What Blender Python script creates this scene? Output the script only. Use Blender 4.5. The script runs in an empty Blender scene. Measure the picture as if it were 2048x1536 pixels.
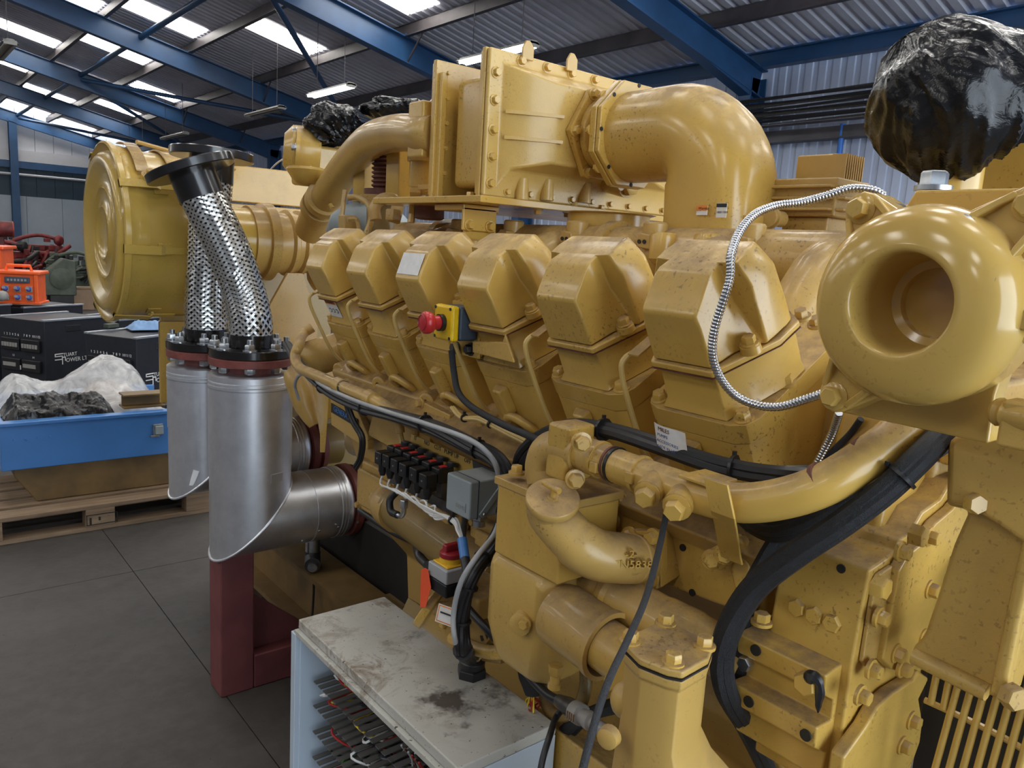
import bpy, bmesh, math, random
from mathutils import Vector as V, Matrix as M, noise
random.seed(7)
R = math.radians
D = bpy.data; S = bpy.context.scene; COL = S.collection

# ------------------------------------------------------------------ camera
FPX, W, H = 1560.0, 2048, 1536
yaw, pit, rol, EYE = R(39.65), R(9.72), R(3.42), 1.65
cf = V((math.sin(yaw)*math.cos(pit), math.cos(yaw)*math.cos(pit), -math.sin(pit)))
cr0 = V((math.cos(yaw), -math.sin(yaw), 0)); cu0 = cr0.cross(cf)
cr = cr0*math.cos(rol)+cu0*math.sin(rol); cu = -cr0*math.sin(rol)+cu0*math.cos(rol)
CAM = V((0, 0, EYE))
cam = D.cameras.new('camera'); cam.sensor_fit = 'HORIZONTAL'; cam.sensor_width = 36; cam.lens = FPX/W*36
cam.clip_start = .02; cam.clip_end = 200
co = D.objects.new('camera', cam); COL.objects.link(co)
mw = M((cr, cu, -cf)).transposed().to_4x4(); mw.translation = CAM; co.matrix_world = mw
S.camera = co
def ray(x, y): return cf+cr*((x-W/2)/FPX)-cu*((y-H/2)/FPX)
def pX(x, y, v): d = ray(x, y); return CAM+d*((v-CAM.x)/d.x)
def pY(x, y, v): d = ray(x, y); return CAM+d*((v-CAM.y)/d.y)
def pZ(x, y, v): d = ray(x, y); return CAM+d*((v-CAM.z)/d.z)
def pD(x, y, dep): return CAM+ray(x, y)*dep
def dep(p): return (V(p)-CAM).dot(cf)
def rpx(p, n): return n*dep(p)/FPX

# ------------------------------------------------------------------ world, exposure
S.view_settings.view_transform = 'Standard'; S.view_settings.look = 'None'
S.view_settings.gamma = 1; S.view_settings.use_curve_mapping = False
S.view_settings.exposure = 0.30
wd = D.worlds.new('sky'); S.world = wd; wd.use_nodes = True
bg = wd.node_tree.nodes['Background']; bg.inputs[0].default_value = (.78, .89, 1.0, 1); bg.inputs[1].default_value = 4.8
SKY_EMIT = 9.5      # daylight through the roof lights
TUBE_EMIT = 30.0

# ------------------------------------------------------------------ materials
MATS = {}
def nmat(name):
    m = D.materials.new(name); m.use_nodes = True; nt = m.node_tree
    b = nt.nodes['Principled BSDF']; MATS[name] = m
    return m, nt, b
def L(nt, a, b): nt.links.new(a, b)
def nz(nt, scale, detail=4, rough=.6, vec=None, dist=0):
    n = nt.nodes.new('ShaderNodeTexNoise'); n.inputs['Scale'].default_value = scale; n.inputs['Detail'].default_value = detail
    n.inputs['Roughness'].default_value = rough; n.inputs['Distortion'].default_value = dist
    if vec is None:
        g = nt.nodes.get('geo') or nt.nodes.new('ShaderNodeNewGeometry'); g.name = 'geo'; vec = g.outputs['Position']
    L(nt, vec, n.inputs['Vector']); return n
def ramp(nt, fac, a, b, ca=(0, 0, 0, 1), cb=(1, 1, 1, 1)):
    r = nt.nodes.new('ShaderNodeValToRGB'); e = r.color_ramp.elements
    e[0].position = a; e[0].color = ca; e[1].position = b; e[1].color = cb
    L(nt, fac, r.inputs[0]); return r
def mixc(nt, fac, a, b):
    m = nt.nodes.new('ShaderNodeMix'); m.data_type = 'RGBA'
    if isinstance(fac, float): m.inputs[0].default_value = fac
    else: L(nt, fac, m.inputs[0])
    for i, c in ((6, a), (7, b)):
        if isinstance(c, tuple): m.inputs[i].default_value = c if len(c) == 4 else c+(1,)
        else: L(nt, c, m.inputs[i])
    return m.outputs[2]
def mth(nt, op, a, b=None):
    m = nt.nodes.new('ShaderNodeMath'); m.operation = op
    for i, c in ((0, a), (1, b)):
        if c is None: continue
        if isinstance(c, (int, float)): m.inputs[i].default_value = c
        else: L(nt, c, m.inputs[i])
    return m.outputs[0]
def bump(nt, b, h, st, dist=.002):
    bp = nt.nodes.new('ShaderNodeBump'); bp.inputs['Strength'].default_value = st; bp.inputs['Distance'].default_value = dist
    L(nt, h, bp.inputs['Height']); L(nt, bp.outputs[0], b.inputs['Normal'])
def plain(name, c, rough=.5, metal=0, var=.12, vs=9, coat=0, bmp=0, bs=300):
    m, nt, b = nmat(name); n = nz(nt, vs)
    lo = tuple(x*(1-var) for x in c); hi = tuple(min(1, x*(1+var)) for x in c)
    L(nt, ramp(nt, n.outputs[0], .3, .7, lo+(1,), hi+(1,)).outputs[0], b.inputs['Base Color'])
    b.inputs['Roughness'].default_value = rough; b.inputs['Metallic'].default_value = metal; b.inputs['Coat Weight'].default_value = coat
    b.inputs['Coat Roughness'].default_value = .08
    if bmp: bump(nt, b, nz(nt, bs, 2).outputs[0], bmp)
    return m
def paint(name, c, dust=.5, chips=.0, rough=.25, dustc=(.25, .165, .085), bmp=.12):
    """old glossy machine paint: settled dust on upward faces, specks of grime, light orange peel"""
    m, nt, b = nmat(name)
    n1 = nz(nt, 4.5, 5, .6); base = mixc(nt, ramp(nt, n1.outputs[0], .3, .7).outputs[0], tuple(x*.93 for x in c), tuple(min(1, x*1.06) for x in c))
    g = nt.nodes['geo']; sx = nt.nodes.new('ShaderNodeSeparateXYZ'); L(nt, g.outputs['Normal'], sx.inputs[0])
    up = ramp(nt, sx.outputs[2], .25, .95).outputs[0]
    n2 = nz(nt, 16, 6, .7); dm = mth(nt, 'MULTIPLY', up, ramp(nt, n2.outputs[0], .30, .62).outputs[0]); dm = mth(nt, 'MULTIPLY', dm, dust)
    col = mixc(nt, dm, base, dustc)
    n3 = nz(nt, 165, 3, .5); n4 = nz(nt, 7, 3)
    sp = mth(nt, 'MULTIPLY', ramp(nt, n3.outputs[0], .60, .66).outputs[0], ramp(nt, n4.outputs[0], .46, .62).outputs[0])
    n6 = nz(nt, 3.2, 6, .75, dist=.4); col = mixc(nt, mth(nt, 'MULTIPLY', ramp(nt, n6.outputs[0], .48, .75).outputs[0], .35*min(1, dust+.2)), col, (.27, .155, .05))
    col = mixc(nt, mth(nt, 'MULTIPLY', sp, .12+.45*dust), col, (.10, .055, .025))
    if chips:
        n5 = nz(nt, 22, 4, .6); ch = ramp(nt, n5.outputs[0], .745-chips*.05, .752-chips*.05).outputs[0]; col = mixc(nt, ch, col, (.16, .16, .16))
    L(nt, col, b.inputs['Base Color'])
    rg = mth(nt, 'ADD', mth(nt, 'MULTIPLY', dm, .6), rough); L(nt, rg, b.inputs['Roughness'])
    b.inputs['Coat Weight'].default_value = .18; b.inputs['Coat Roughness'].default_value = .10
    bump(nt, b, nz(nt, 260, 2).outputs[0], bmp, .0006)
    return m
YEL = (.60, .375, .082)
paint('yellow', YEL, 1.0)
paint('yellow_dusty', (.53, .335, .092), 1.0, rough=.35)
paint('yellow_rough', (.59, .38, .098), .5, rough=.36, bmp=.5)
paint('yellow_chip', (.60, .39, .10), .15, 1.0, rough=.16, bmp=.04)
paint('yellow_filter', (.53, .35, .072), .35, rough=.2, bmp=.05)
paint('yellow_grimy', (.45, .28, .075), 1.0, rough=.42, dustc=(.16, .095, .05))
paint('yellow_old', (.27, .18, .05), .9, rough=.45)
plain('dark_void', (.02, .017, .014), .7)  # near-black of gasket and bolt holes; on the gap slabs it paints shade
plain('rust_brown', (.13, .045, .03), .6, 0, .3, 30)
plain('red_oxide', (.17, .045, .045), .55, 0, .2, 8, bmp=.1)
plain('red_flange', (.20, .055, .045), .5, 0, .3, 20)
plain('black_paint', (.012, .011, .011), .22, 0, .3, 30, coat=.3)
plain('cable_black', (.013, .013, .015), .42, 0, .25, 40)
plain('cable_sleeve', (.012, .0135, .017), .55, 0, .4, 220, bmp=.8, bs=900)
plain('cable_grey', (.36, .37, .38), .45)
plain('cable_white', (.75, .75, .73), .4)
plain('cable_yellow', (.60, .42, .14), .4)
plain('wire_red', (.35, .02, .015), .4); plain('wire_yellow', (.75, .55, .03), .4); plain('wire_green', (.12, .4, .06), .4)
plain('zinc', (.50, .52, .54), .32, 1, .2, 60)
plain('steel_dark', (.10, .095, .09), .45, .7, .3, 40)
plain('conduit_steel', (.55, .56, .58), .22, 1, .12, 60)
plain('grey_box', (.31, .36, .37), .45, 0, .06, 12)
plain('slate_plastic', (.045, .065, .095), .45)
plain('black_plastic', (.013, .013, .015), .35, 0, .2, 20)
plain('estop_yellow', (.85, .55, .01), .3)
plain('estop_red', (.55, .025, .03), .3)
plain('iso_red', (.28, .012, .02), .35); plain('iso_yellow', (.75, .45, .03), .35)
plain('tag_orange', (.85, .10, .03), .5)
plain('white_print', (.80, .80, .78), .5); plain('paper', (.74, .73, .70), .6, 0, .08, 60)
plain('orange_print', (.80, .24, .03), .5); plain('black_print', (.02, .02, .02), .6); plain('blue_print', (.05, .09, .25), .5)
plain('steel_blue', (.018, .065, .16), .42, 0, .15, 3)
plain('purlin_grey', (.07, .06, .065), .5, .2, .35, 2)
plain('tray_blue', (.06, .20, .50), .32, 0, .08, 4)
plain('tray_brown', (.16, .095, .03), .55, 0, .3, 6)
plain('case_black', (.013, .015, .022), .5, 0, .2, 20, bmp=.2, bs=500)
plain('case_alu', (.45, .48, .52), .35, .8)
plain('orange_plastic', (.85, .12, .02), .35)
plain('socket_blue', (.02, .10, .42), .35)
plain('engine_red', (.15, .014, .014), .55, 0, .6, 9); plain('engine_orange', (.30, .035, .018), .5, 0, .35, 6)
plain('engine_green', (.07, .085, .06), .55, 0, .35, 6); plain('iron_black', (.02, .019, .018), .5, .3, .3, 8)
plain('rag_blue', (.20, .33, .55), .8); plain('timber_dark', (.22, .15, .09), .7, 0, .3, 5)
plain('fitting_grey', (.30, .29, .27), .5); plain('wall_pipe_blue', (.02, .14, .50), .4)
plain('cardboard', (.30, .20, .13), .8)
plain('cabinet_inner', (.50, .58, .66), .4, 0, .04, 4)
plain('trunking', (.11, .105, .095), .5)

def m_alu():
    m, nt, b = nmat('aluminium'); g = nt.nodes.new('ShaderNodeNewGeometry'); g.name = 'geo'
    mp = nt.nodes.new('ShaderNodeMapping'); mp.inputs['Scale'].default_value = (14, 14, 1.2); L(nt, g.outputs['Position'], mp.inputs[0])
    n = nz(nt, 4, 6, .65, mp.outputs[0]); n2 = nz(nt, 7, 5, .7)
    L(nt, mixc(nt, ramp(nt, n2.outputs[0], .35, .7).outputs[0], (.68, .70, .74), (.86, .87, .90)), b.inputs['Base Color'])
    b.inputs['Metallic'].default_value = .92
    L(nt, ramp(nt, n.outputs[0], .3, .75, (.34, .34, .34, 1), (.46, .46, .46, 1)).outputs[0], b.inputs['Roughness'])
m_alu()
def m_braid():
    m, nt, b = nmat('braid_wire'); n = nz(nt, 30, 3)
    L(nt, ramp(nt, n.outputs[0], .3, .7, (.55, .55, .53, 1), (.75, .75, .73, 1)).outputs[0], b.inputs['Base Color'])
    b.inputs['Metallic'].default_value = .9; b.inputs['Roughness'].default_value = .33
m_braid()
def m_floor():
    m, nt, b = nmat('concrete'); n = nz(nt, .8, 8, .65); n2 = nz(nt, 14, 6, .7); n3 = nz(nt, 60, 3, .5)
    c = mixc(nt, ramp(nt, n.outputs[0], .3, .7).outputs[0], (.036, .031, .028), (.070, .062, .056))
    c = mixc(nt, mth(nt, 'MULTIPLY', ramp(nt, n2.outputs[0], .40, .75).outputs[0], .5), c, (.095, .086, .078))
    c = mixc(nt, ramp(nt, n3.outputs[0], .70, .74).outputs[0], c, (.025, .022, .02))
    L(nt, c, b.inputs['Base Color']); b.inputs['Roughness'].default_value = .62
    bump(nt, b, n2.outputs[0], .25, .004)
m_floor()
def m_wood():
    m, nt, b = nmat('pallet_wood'); g = nt.nodes.new('ShaderNodeNewGeometry'); g.name = 'geo'
    mp = nt.nodes.new('ShaderNodeMapping'); mp.inputs['Scale'].default_value = (1.5, 18, 18); L(nt, g.outputs['Position'], mp.inputs[0])
    n = nz(nt, 2, 5, .6, mp.outputs[0]); n2 = nz(nt, 2.2, 4)
    c = mixc(nt, ramp(nt, n.outputs[0], .3, .7).outputs[0], (.20, .13, .075), (.36, .25, .155))
    L(nt, mixc(nt, mth(nt, 'MULTIPLY', ramp(nt, n2.outputs[0], .4, .7).outputs[0], .5), c, (.11, .08, .055)), b.inputs['Base Color']); b.inputs['Roughness'].default_value = .75
m_wood()
def m_sheet(name, c, rough, var=.2):
    m, nt, b = nmat(name); n = nz(nt, .6, 6, .7); n2 = nz(nt, 9, 5)
    cc = mixc(nt, ramp(nt, n.outputs[0], .3, .7).outputs[0], tuple(x*(1-var) for x in c), tuple(x*(1+var) for x in c))
    L(nt, mixc(nt, mth(nt, 'MULTIPLY', n2.outputs[0], .25), cc, tuple(x*.6 for x in c)), b.inputs['Base Color']); b.inputs['Roughness'].default_value = rough
m_sheet('roof_sheet', (.55, .55, .62), .42); m_sheet('wall_sheet', (.42, .47, .60), .4, .08)
m_sheet('gable_white', (.50, .50, .53), .5, .1); m_sheet('gable_dark', (.022, .05, .075), .5); m_sheet('gable_pale', (.40, .46, .52), .5, .08)
def m_sky():
    m, nt, b = nmat('rooflight'); g = nt.nodes.new('ShaderNodeNewGeometry'); g.name = 'geo'
    mp = nt.nodes.new('ShaderNodeMapping'); mp.inputs['Scale'].default_value = (.8, 5, 1); L(nt, g.outputs['Position'], mp.inputs[0])
    n = nz(nt, 1.6, 6, .7, mp.outputs[0])
    c = mixc(nt, ramp(nt, n.outputs[0], .45, .8).outputs[0], (1, .98, .93), (.62, .55, .42))
    L(nt, c, b.inputs['Emission Color']); b.inputs['Emission Strength'].default_value = SKY_EMIT
    L(nt, c, b.inputs['Base Color']); b.inputs['Roughness'].default_value = .5
m_sky()
def m_tube():
    m, nt, b = nmat('tube_lit'); b.inputs['Emission Color'].default_value = (.86, .95, 1, 1); b.inputs['Emission Strength'].default_value = TUBE_EMIT
    n = nz(nt, 5); L(nt, ramp(nt, n.outputs[0], 0, 1, (.9, .9, .9, 1), (1, 1, 1, 1)).outputs[0], b.inputs['Base Color'])
m_tube()
def m_bag():
    m, nt, b = nmat('black_polythene'); n = nz(nt, 5, 4); n2 = nz(nt, 45, 4, .6, dist=1.2)
    L(nt, ramp(nt, n.outputs[0], .3, .7, (.004, .004, .005, 1), (.011, .011, .012, 1)).outputs[0], b.inputs['Base Color'])
    b.inputs['Roughness'].default_value = .20; b.inputs['Specular IOR Level'].default_value = .32
    bump(nt, b, n2.outputs[0], .30, .005)
m_bag()
def m_clear():
    m, nt, b = nmat('clear_polythene'); n = nz(nt, 9, 5, .6, dist=1.0)
    b.inputs['Base Color'].default_value = (.86, .87, .88, 1); b.inputs['Roughness'].default_value = .18
    b.inputs['Specular IOR Level'].default_value = .7
    L(nt, ramp(nt, n.outputs[0], .3, .7, (.30, .30, .30, 1), (.70, .70, .70, 1)).outputs[0], b.inputs['Alpha'])
    bump(nt, b, nz(nt, 40, 4, .6, dist=1).outputs[0], .3, .006)
m_clear()
def m_cab():
    m, nt, b = nmat('cabinet_cream'); n = nz(nt, 13, 6, .75, dist=.6); n2 = nz(nt, 3.1, 3); n3 = nz(nt, 120, 3)
    c = mixc(nt, ramp(nt, n2.outputs[0], .3, .7).outputs[0], (.46, .45, .40), (.56, .55, .50))
    k = mth(nt, 'MULTIPLY', ramp(nt, n.outputs[0], .50, .62).outputs[0], ramp(nt, n2.outputs[0], .36, .56).outputs[0])
    c = mixc(nt, mth(nt, 'MULTIPLY', k, .75), c, (.17, .11, .06))
    n5 = nz(nt, 6, 5, .7); n6 = nz(nt, 2.3, 2)
    kk = mth(nt, 'MULTIPLY', ramp(nt, n5.outputs[0], .55, .66).outputs[0], ramp(nt, n6.outputs[0], .48, .56).outputs[0])
    c = mixc(nt, mth(nt, 'MULTIPLY', kk, .9), c, (.05, .035, .03))
    c = mixc(nt, ramp(nt, n3.outputs[0], .66, .69).outputs[0], c, (.05, .03, .02))
    L(nt, c, b.inputs['Base Color']); b.inputs['Roughness'].default_value = .4
m_cab()

# ------------------------------------------------------------------ mesh builder
def frame(ax):
    z = V(ax).normalized(); t = V((0, 0, 1)) if abs(z.z) < .9 else V((0, 1, 0))
    x = t.cross(z).normalized(); return x, z.cross(x), z
def spl(pts, n=6):
    """Catmull-Rom through points (Vectors or (Vector, r))"""
    pts = [V(p) for p in pts]; out = []; P = [pts[0]*2-pts[1]]+pts+[pts[-1]*2-pts[-2]]
    for i in range(1, len(P)-2):
        a, b, c, d = P[i-1:i+3]
        for k in range(n):
            t = k/n; out.append(.5*((2*b)+(c-a)*t+(2*a-5*b+4*c-d)*t*t+(3*b-a-3*c+d)*t**3))
    out.append(pts[-1]); return out
class MB:
    def __init__(s): s.v = []; s.f = []
    def add(s, vs, fs):
        o = len(s.v); s.v += [V(p) for p in vs]; s.f += [tuple(i+o for i in f) for f in fs]; return s
    def box(s, c, d, ax=None):
        c = V(c); x, y, z = ax if ax else (V((1, 0, 0)), V((0, 1, 0)), V((0, 0, 1))); d = V(d)/2
        vs = [c+x*(i*d.x)+y*(j*d.y)+z*(k*d.z) for i in (-1, 1) for j in (-1, 1) for k in (-1, 1)]
        return s.add(vs, [(0, 1, 3, 2), (4, 6, 7, 5), (0, 4, 5, 1), (2, 3, 7, 6), (0, 2, 6, 4), (1, 5, 7, 3)])
    def bb(s, a, b): a, b = V(a), V(b); return s.box((a+b)/2, [abs(b[i]-a[i]) for i in range(3)])
    def prism(s, poly, ext):
        """poly: list of Vectors (planar), ext: Vector"""
        poly = [V(p) for p in poly]; ext = V(ext); n = len(poly)
        nn = sum((poly[i].cross(poly[(i+1) % n]) for i in range(n)), V()) 
        if nn.dot(ext) > 0: poly.reverse()
        vs = poly+[p+ext for p in poly]
        return s.add(vs, [tuple(range(n)), tuple(range(2*n-1, n-1, -1))]+[((i+1) % n, i, n+i, n+(i+1) % n) for i in range(n)])
    def loft(s, rings, cap=True, closed=True):
        n = len(rings[0]); vs = [p for r in rings for p in r]; fs = []
        for i in range(len(rings)-1):
            for j in range(n if closed else n-1):
                k = (j+1) % n; fs.append((i*n+j, i*n+k, (i+1)*n+k, (i+1)*n+j))
        if cap: fs.append(tuple(range(n-1, -1, -1))); fs.append(tuple((len(rings)-1)*n+j for j in range(n)))
        return s.add(vs, fs)
    def tube(s, path, r, seg=14, cap=True, sq=None):
        path = [V(p) for p in path]; n = len(path); r = r if isinstance(r, (list, tuple)) else [r]*n; rings = []; x = None
        for i, p in enumerate(path):
            t = (path[min(i+1, n-1)]-path[max(i-1, 0)])
            if t.length < 1e-9: t = V((0, 0, 1))
            t.normalize()
            x = frame(t)[0] if x is None else (x-t*x.dot(t)).normalized()
            y = t.cross(x); rings.append([p+(x*math.cos(a)+y*math.sin(a))*r[i] for a in [2*math.pi*k/seg for k in range(seg)]])
        return s.loft(rings, cap)
    def lathe(s, prof, o, ax, seg=32, cap=True):
        x, y, z = frame(ax); o = V(o)
        return s.loft([[o+z*h+(x*math.cos(a)+y*math.sin(a))*max(r, 1e-4) for a in [2*math.pi*k/seg for k in range(seg)]] for r, h in prof], cap)
    def cyl(s, a, b, r, seg=20): return s.tube([a, b], r, seg)
    def hexa(s, o, ax, r, h, rot=0):
        x, y, z = frame(ax); o = V(o)
        ring = lambda rr, hh: [o+z*hh+(x*math.cos(a)+y*math.sin(a))*rr for a in [rot+math.pi/3*k for k in range(6)]]
        return s.loft([ring(r, 0), ring(r, h*.85), ring(r*.86, h)])
    def sphere(s, c, r, sc=(1, 1, 1), nu=16, nv=10):
        c = V(c); return s.loft([[c+V((r*sc[0]*math.sin(t)*math.cos(a), r*sc[1]*math.sin(t)*math.sin(a), r*sc[2]*math.cos(t))) for a in [2*math.pi*k/nu for k in range(nu)]] for t in [math.pi*(i+.02)/(nv+.04) for i in range(nv+1)]])
    def grid(s, fn, nu, nv):
        vs = [fn(i/nu, j/nv) for i in range(nu+1) for j in range(nv+1)]
        return s.add(vs, [(i*(nv+1)+j, (i+1)*(nv+1)+j, (i+1)*(nv+1)+j+1, i*(nv+1)+j+1) for i in range(nu) for j in range(nv)])

def mesh_of(mb, off=V(), bev=0, ang=38, name='mesh'):
    me = D.meshes.new(name); me.from_pydata([p-off for p in mb.v], [], mb.f)
    bm = bmesh.new(); bm.from_mesh(me); bmesh.ops.recalc_face_normals(bm, faces=bm.faces); bm.to_mesh(me); bm.free()
    me.shade_smooth()
    if not bev: me.set_sharp_from_angle(angle=R(ang))
    return me
def obj(name, data, mat=None, parent=None, loc=None):
    o = D.objects.new(name, data); COL.objects.link(o)
    if mat and data is not None and not data.materials: data.materials.append(MATS[mat])
    if parent is not None: o.parent = parent
    if loc is not None: o.location = loc
    return o
def wloc(o):
    p = V()
    while o is not None: p += o.location; o = o.parent
    return p
def bevmod(o, w, seg=2, ang=32):
    b = o.modifiers.new('bevel', 'BEVEL'); b.width = w; b.segments = seg; b.limit_method = 'ANGLE'; b.angle_limit = R(ang); b.harden_normals = True
def part(name, mb, mat, parent, bev=0, seg=2, label=None, kind=None, ang=38):
    o = obj(name, mesh_of(mb, wloc(parent), bev, ang, name), mat, parent)
    if bev: bevmod(o, bev, seg)
    if label: o['label'] = label
    if kind: o['kind'] = kind
    return o
def tag(o, label, cat, group=None):
    o['label'] = label; o['category'] = cat
    if group: o['group'] = group
    return o
def thing(name, label, cat, loc, group=None): return tag(obj(name, None, loc=V(loc)), label, cat, group)
def solo(name, mb, mat, label, cat, loc, group=None, bev=0, seg=2):
    o = obj(name, mesh_of(mb, V(loc), bev, name=name), mat, None, V(loc))
    if bev: bevmod(o, bev, seg)
    return tag(o, label, cat, group)
def struct(name, mb, mat, bev=0, loc=(0, 0, 0)):
    o = obj(name, mesh_of(mb, V(loc), bev, name=name), mat, None, V(loc))
    if bev: bevmod(o, bev)
    o['kind'] = 'structure'; return o
def copy_tree(o, loc=None, parent=None):
    c = o.copy(); COL.objects.link(c); c.parent = parent
    if loc is not None: c.location = loc
    for ch in list(o.children): copy_tree(ch, None, c)
    return c
_BC = {}
def bolt(parent, p, ax, af=.018, mat='yellow', washer=True, stud=False, name='bolt', h=None):
    """hex bolt head of across-flats af, shared mesh, seated at p, pointing along ax"""
    key = (round(af, 4), mat, washer, stud, h)
    if key not in _BC:
        mb = MB(); wz = 0
        if washer: mb.lathe([(af*.78, -.002), (af*.78, af*.13), (af*.6, af*.16)], (0, 0, 0), (0, 0, 1), 16); wz = af*.13
        hh = h or af*.62
        mb.hexa((0, 0, wz), (0, 0, 1), af*.577, hh)
        if stud: mb.lathe([(af*.32, wz+hh*.9), (af*.32, wz+hh*1.75), (af*.26, wz+hh*1.85)], (0, 0, 0), (0, 0, 1), 10)
        _BC[key] = mesh_of(mb, name='bolt'); _BC[key].materials.append(MATS[mat])
    o = obj(name, _BC[key], None, parent); x, y, z = frame(ax); a = random.random()*6
    x2 = x*math.cos(a)+y*math.sin(a); y2 = z.cross(x2)
    m = M((x2, y2, z)).transposed().to_4x4(); m.translation = V(p)-wloc(parent); o.matrix_local = m
    return o
def text(parent, s, p, ex, ey, h, mat, dep_=.0006, name='lettering', mono=None):
    """flat lettering: lower-left at p, ex reading direction, ey up"""
    cu_ = D.curves.new('t', 'FONT'); cu_.body = s; cu_.size = h*1.38; cu_.extrude = dep_; cu_.resolution_u = 2
    t = D.objects.new('t', cu_); COL.objects.link(t); dg = bpy.context.evaluated_depsgraph_get()
    me = D.meshes.new_from_object(t.evaluated_get(dg)); D.objects.remove(t); D.curves.remove(cu_)
    me.materials.clear(); me.materials.append(MATS[mat])
    o = obj(name, me, None, parent); ex = V(ex).normalized(); ey = V(ey); ey = (ey-ex*ey.dot(ex)).normalized(); ez = ex.cross(ey)
    m = M((ex, ey, ez)).transposed().to_4x4(); m.translation = V(p)-wloc(parent); o.matrix_local = m
    return o
NX, NY, UP = V((-1, 0, 0)), V((0, -1, 0)), V((0, 0, 1)); AX = V((1, 0, 0)); AY = V((0, 1, 0))
# ================================================================== BUILDING
TN = math.tan(R(12.5))
def rz(x): return 4.6+(10-x)*TN
RIDGE = -2.0; Y0, Y1 = -5.0, 35.4
# floor: slabs with open joints on a sub-base
fl = struct('floor', MB().bb((-14, -6, -.30), (10.2, 36, -.008)), 'concrete')
xs = [-14, -8.09, -3.59, .905, 5.4, 10.15]; ys = [-6, -.6, 3.895, 8.4, 12.9, 17.4, 21.9, 26.4, 31, 36]
for i in range(5):
    for j in range(9):
        g = .0018
        part('floor_slab', MB().bb((xs[i]+g, ys[j]+g, -.0079), (xs[i+1]-g, ys[j+1]-g, 0)), 'concrete', fl)
# corrugated sheet: profile runs along y, extruded along direction e
def corr(n, pitch, depth, e, out):
    pts = []
    for k in range(n):
        b = k*pitch
        pts += [(b, 0), (b+pitch*.50, 0), (b+pitch*.60, depth), (b+pitch*.90, depth)]
    pts.append((n*pitch, 0))
    mb = MB(); a = [V((0, y, 0))+V(out)*d for y, d in pts]; b2 = [p+V(e) for p in a]
    m = len(a); mb.add(a+b2, [(i, i+1, m+i+1, m+i) for i in range(m-1)])
    return mb
sl = V((RIDGE-10, 0, rz(RIDGE)-4.6)); upn = V((TN, 0, 1)).normalized()
ce = struct('ceiling', MB().add([(RIDGE, Y0, rz(RIDGE)), (RIDGE, Y1, rz(RIDGE)), (-14, Y1, 4.6), (-14, Y0, 4.6)], [(0, 1, 2, 3)])
            .bb((RIDGE-.15, Y0, rz(RIDGE)-.02), (RIDGE+.15, Y1, rz(RIDGE)+.03)), 'roof_sheet')
rs = None
for k in range(int(Y1-Y0)):
    if rs is None:
        rs = part('roof_sheet', corr(5, .2, .035, sl, upn), 'roof_sheet', ce); rs.location = (10, Y0+k, 4.6)
    else:
        c = rs.copy(); COL.objects.link(c); c.location = (10, Y0+k, 4.6)
# walls
wr = struct('wall_right', MB().bb((10.12, Y0, -.1), (10.25, 36, 4.7)), 'wall_sheet')
ws = None
for k in range(41):
    if ws is None:
        ws = part('wall_sheet', corr(5, .2, -.035, (0, 0, 4.66), (-1, 0, 0)), 'wall_sheet', wr); ws.location = (10.1, Y0+k, 0)
    else:
        c = ws.copy(); COL.objects.link(c); c.location = (10.1, Y0+k, 0)
struct('wall_left', MB().bb((-14.2, Y0, -.1), (-14.0, 36, 4.8)), 'wall_sheet')
wf = struct('wall_front', MB().bb((-14, Y0-.2, -.1), (-1.5, Y0, 7.3)).bb((8.6, Y0-.2, -.1), (10.2, Y0, 4.9)).bb((-1.5, Y0-.2, 4.6), (8.6, Y0, 7.3)), 'wall_sheet')
GY = 35.5
gb = struct('wall_back', MB().bb((-14, GY+.1, -.1), (10.2, GY+.3, 7.6)), 'gable_pale')
def pan(n, x0, x1, z0, z1f, mat, w=.5):
    k = 0; x = x0
    while x < x1-.01:
        xe = min(x+w, x1)
        part(n, MB().prism([V((x+.006, GY, z0)), V((xe-.006, GY, z0)), V((xe-.006, GY, z1f(xe))), V((x+.006, GY, z1f(x)))], (0, .09, 0)), mat, gb); x = xe
pan('cladding_panel', -6, 10, 4.28, lambda x: min(rz(x), rz(RIDGE)-(RIDGE-x)*TN if x < RIDGE else 99)-.02, 'gable_white', .62)
pan('cladding_panel', -6, 10, 2.58, lambda x: 3.72, 'gable_dark', .62)
pan('wall_panel', -6, 10, 0, lambda x: 2.58, 'gable_pale', 1.2)
struct('trim_1', MB().bb((-6, GY-.12, 3.86), (10, GY+.05, 4.27)), 'gable_white')
struct('trim_2', MB().bb((-6, GY-.16, 3.60), (10, GY+.05, 3.85)), 'steel_blue')
struct('trim_3', MB().cyl((-6, GY-.2, 3.36), (10, GY-.2, 3.36), .05), 'gable_white')
# steelwork
def ibeam(a, b, up, dpt, wid, tw=.012, tf=.02):
    a, b = V(a), V(b); t = (b-a).normalized(); up = (V(up)-t*V(up).dot(t)).normalized(); s = t.cross(up); c = (a+b)/2; l = (b-a).length
    mb = MB()
    for off, w, h in ((0, tw, dpt-.002), (dpt/2-tf/2, wid, tf), (-dpt/2+tf/2, wid, tf)): mb.box(c+up*off, (l, w, h), (t, s, up))
    return mb
RAFY = [6.95, 11.9, 18.1, 24.0, 29.3, 35.2]
for y in RAFY:
    o = -.43
    mb = ibeam((10, y, 4.6+o), (RIDGE, y, rz(RIDGE)+o), UP, .40, .20)
    for x in (8.75, 7.12, 5.56, 3.95, 2.4): mb.box((x, y, rz(x)-.2), (.10, .16, .05))
    struct('rafter', mb, 'steel_blue')
    mb = ibeam((9.86, y, 0), (9.86, y, 4.25), (1, 0, 0), .36, .20)
    mb.prism([V((9.68, y-.09, 4.25)), V((9.68, y-.09, 3.98)), V((8.3, y-.09, rz(8.3)-.62))], (0, .18, 0))
    struct('column', mb, 'steel_blue')
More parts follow.
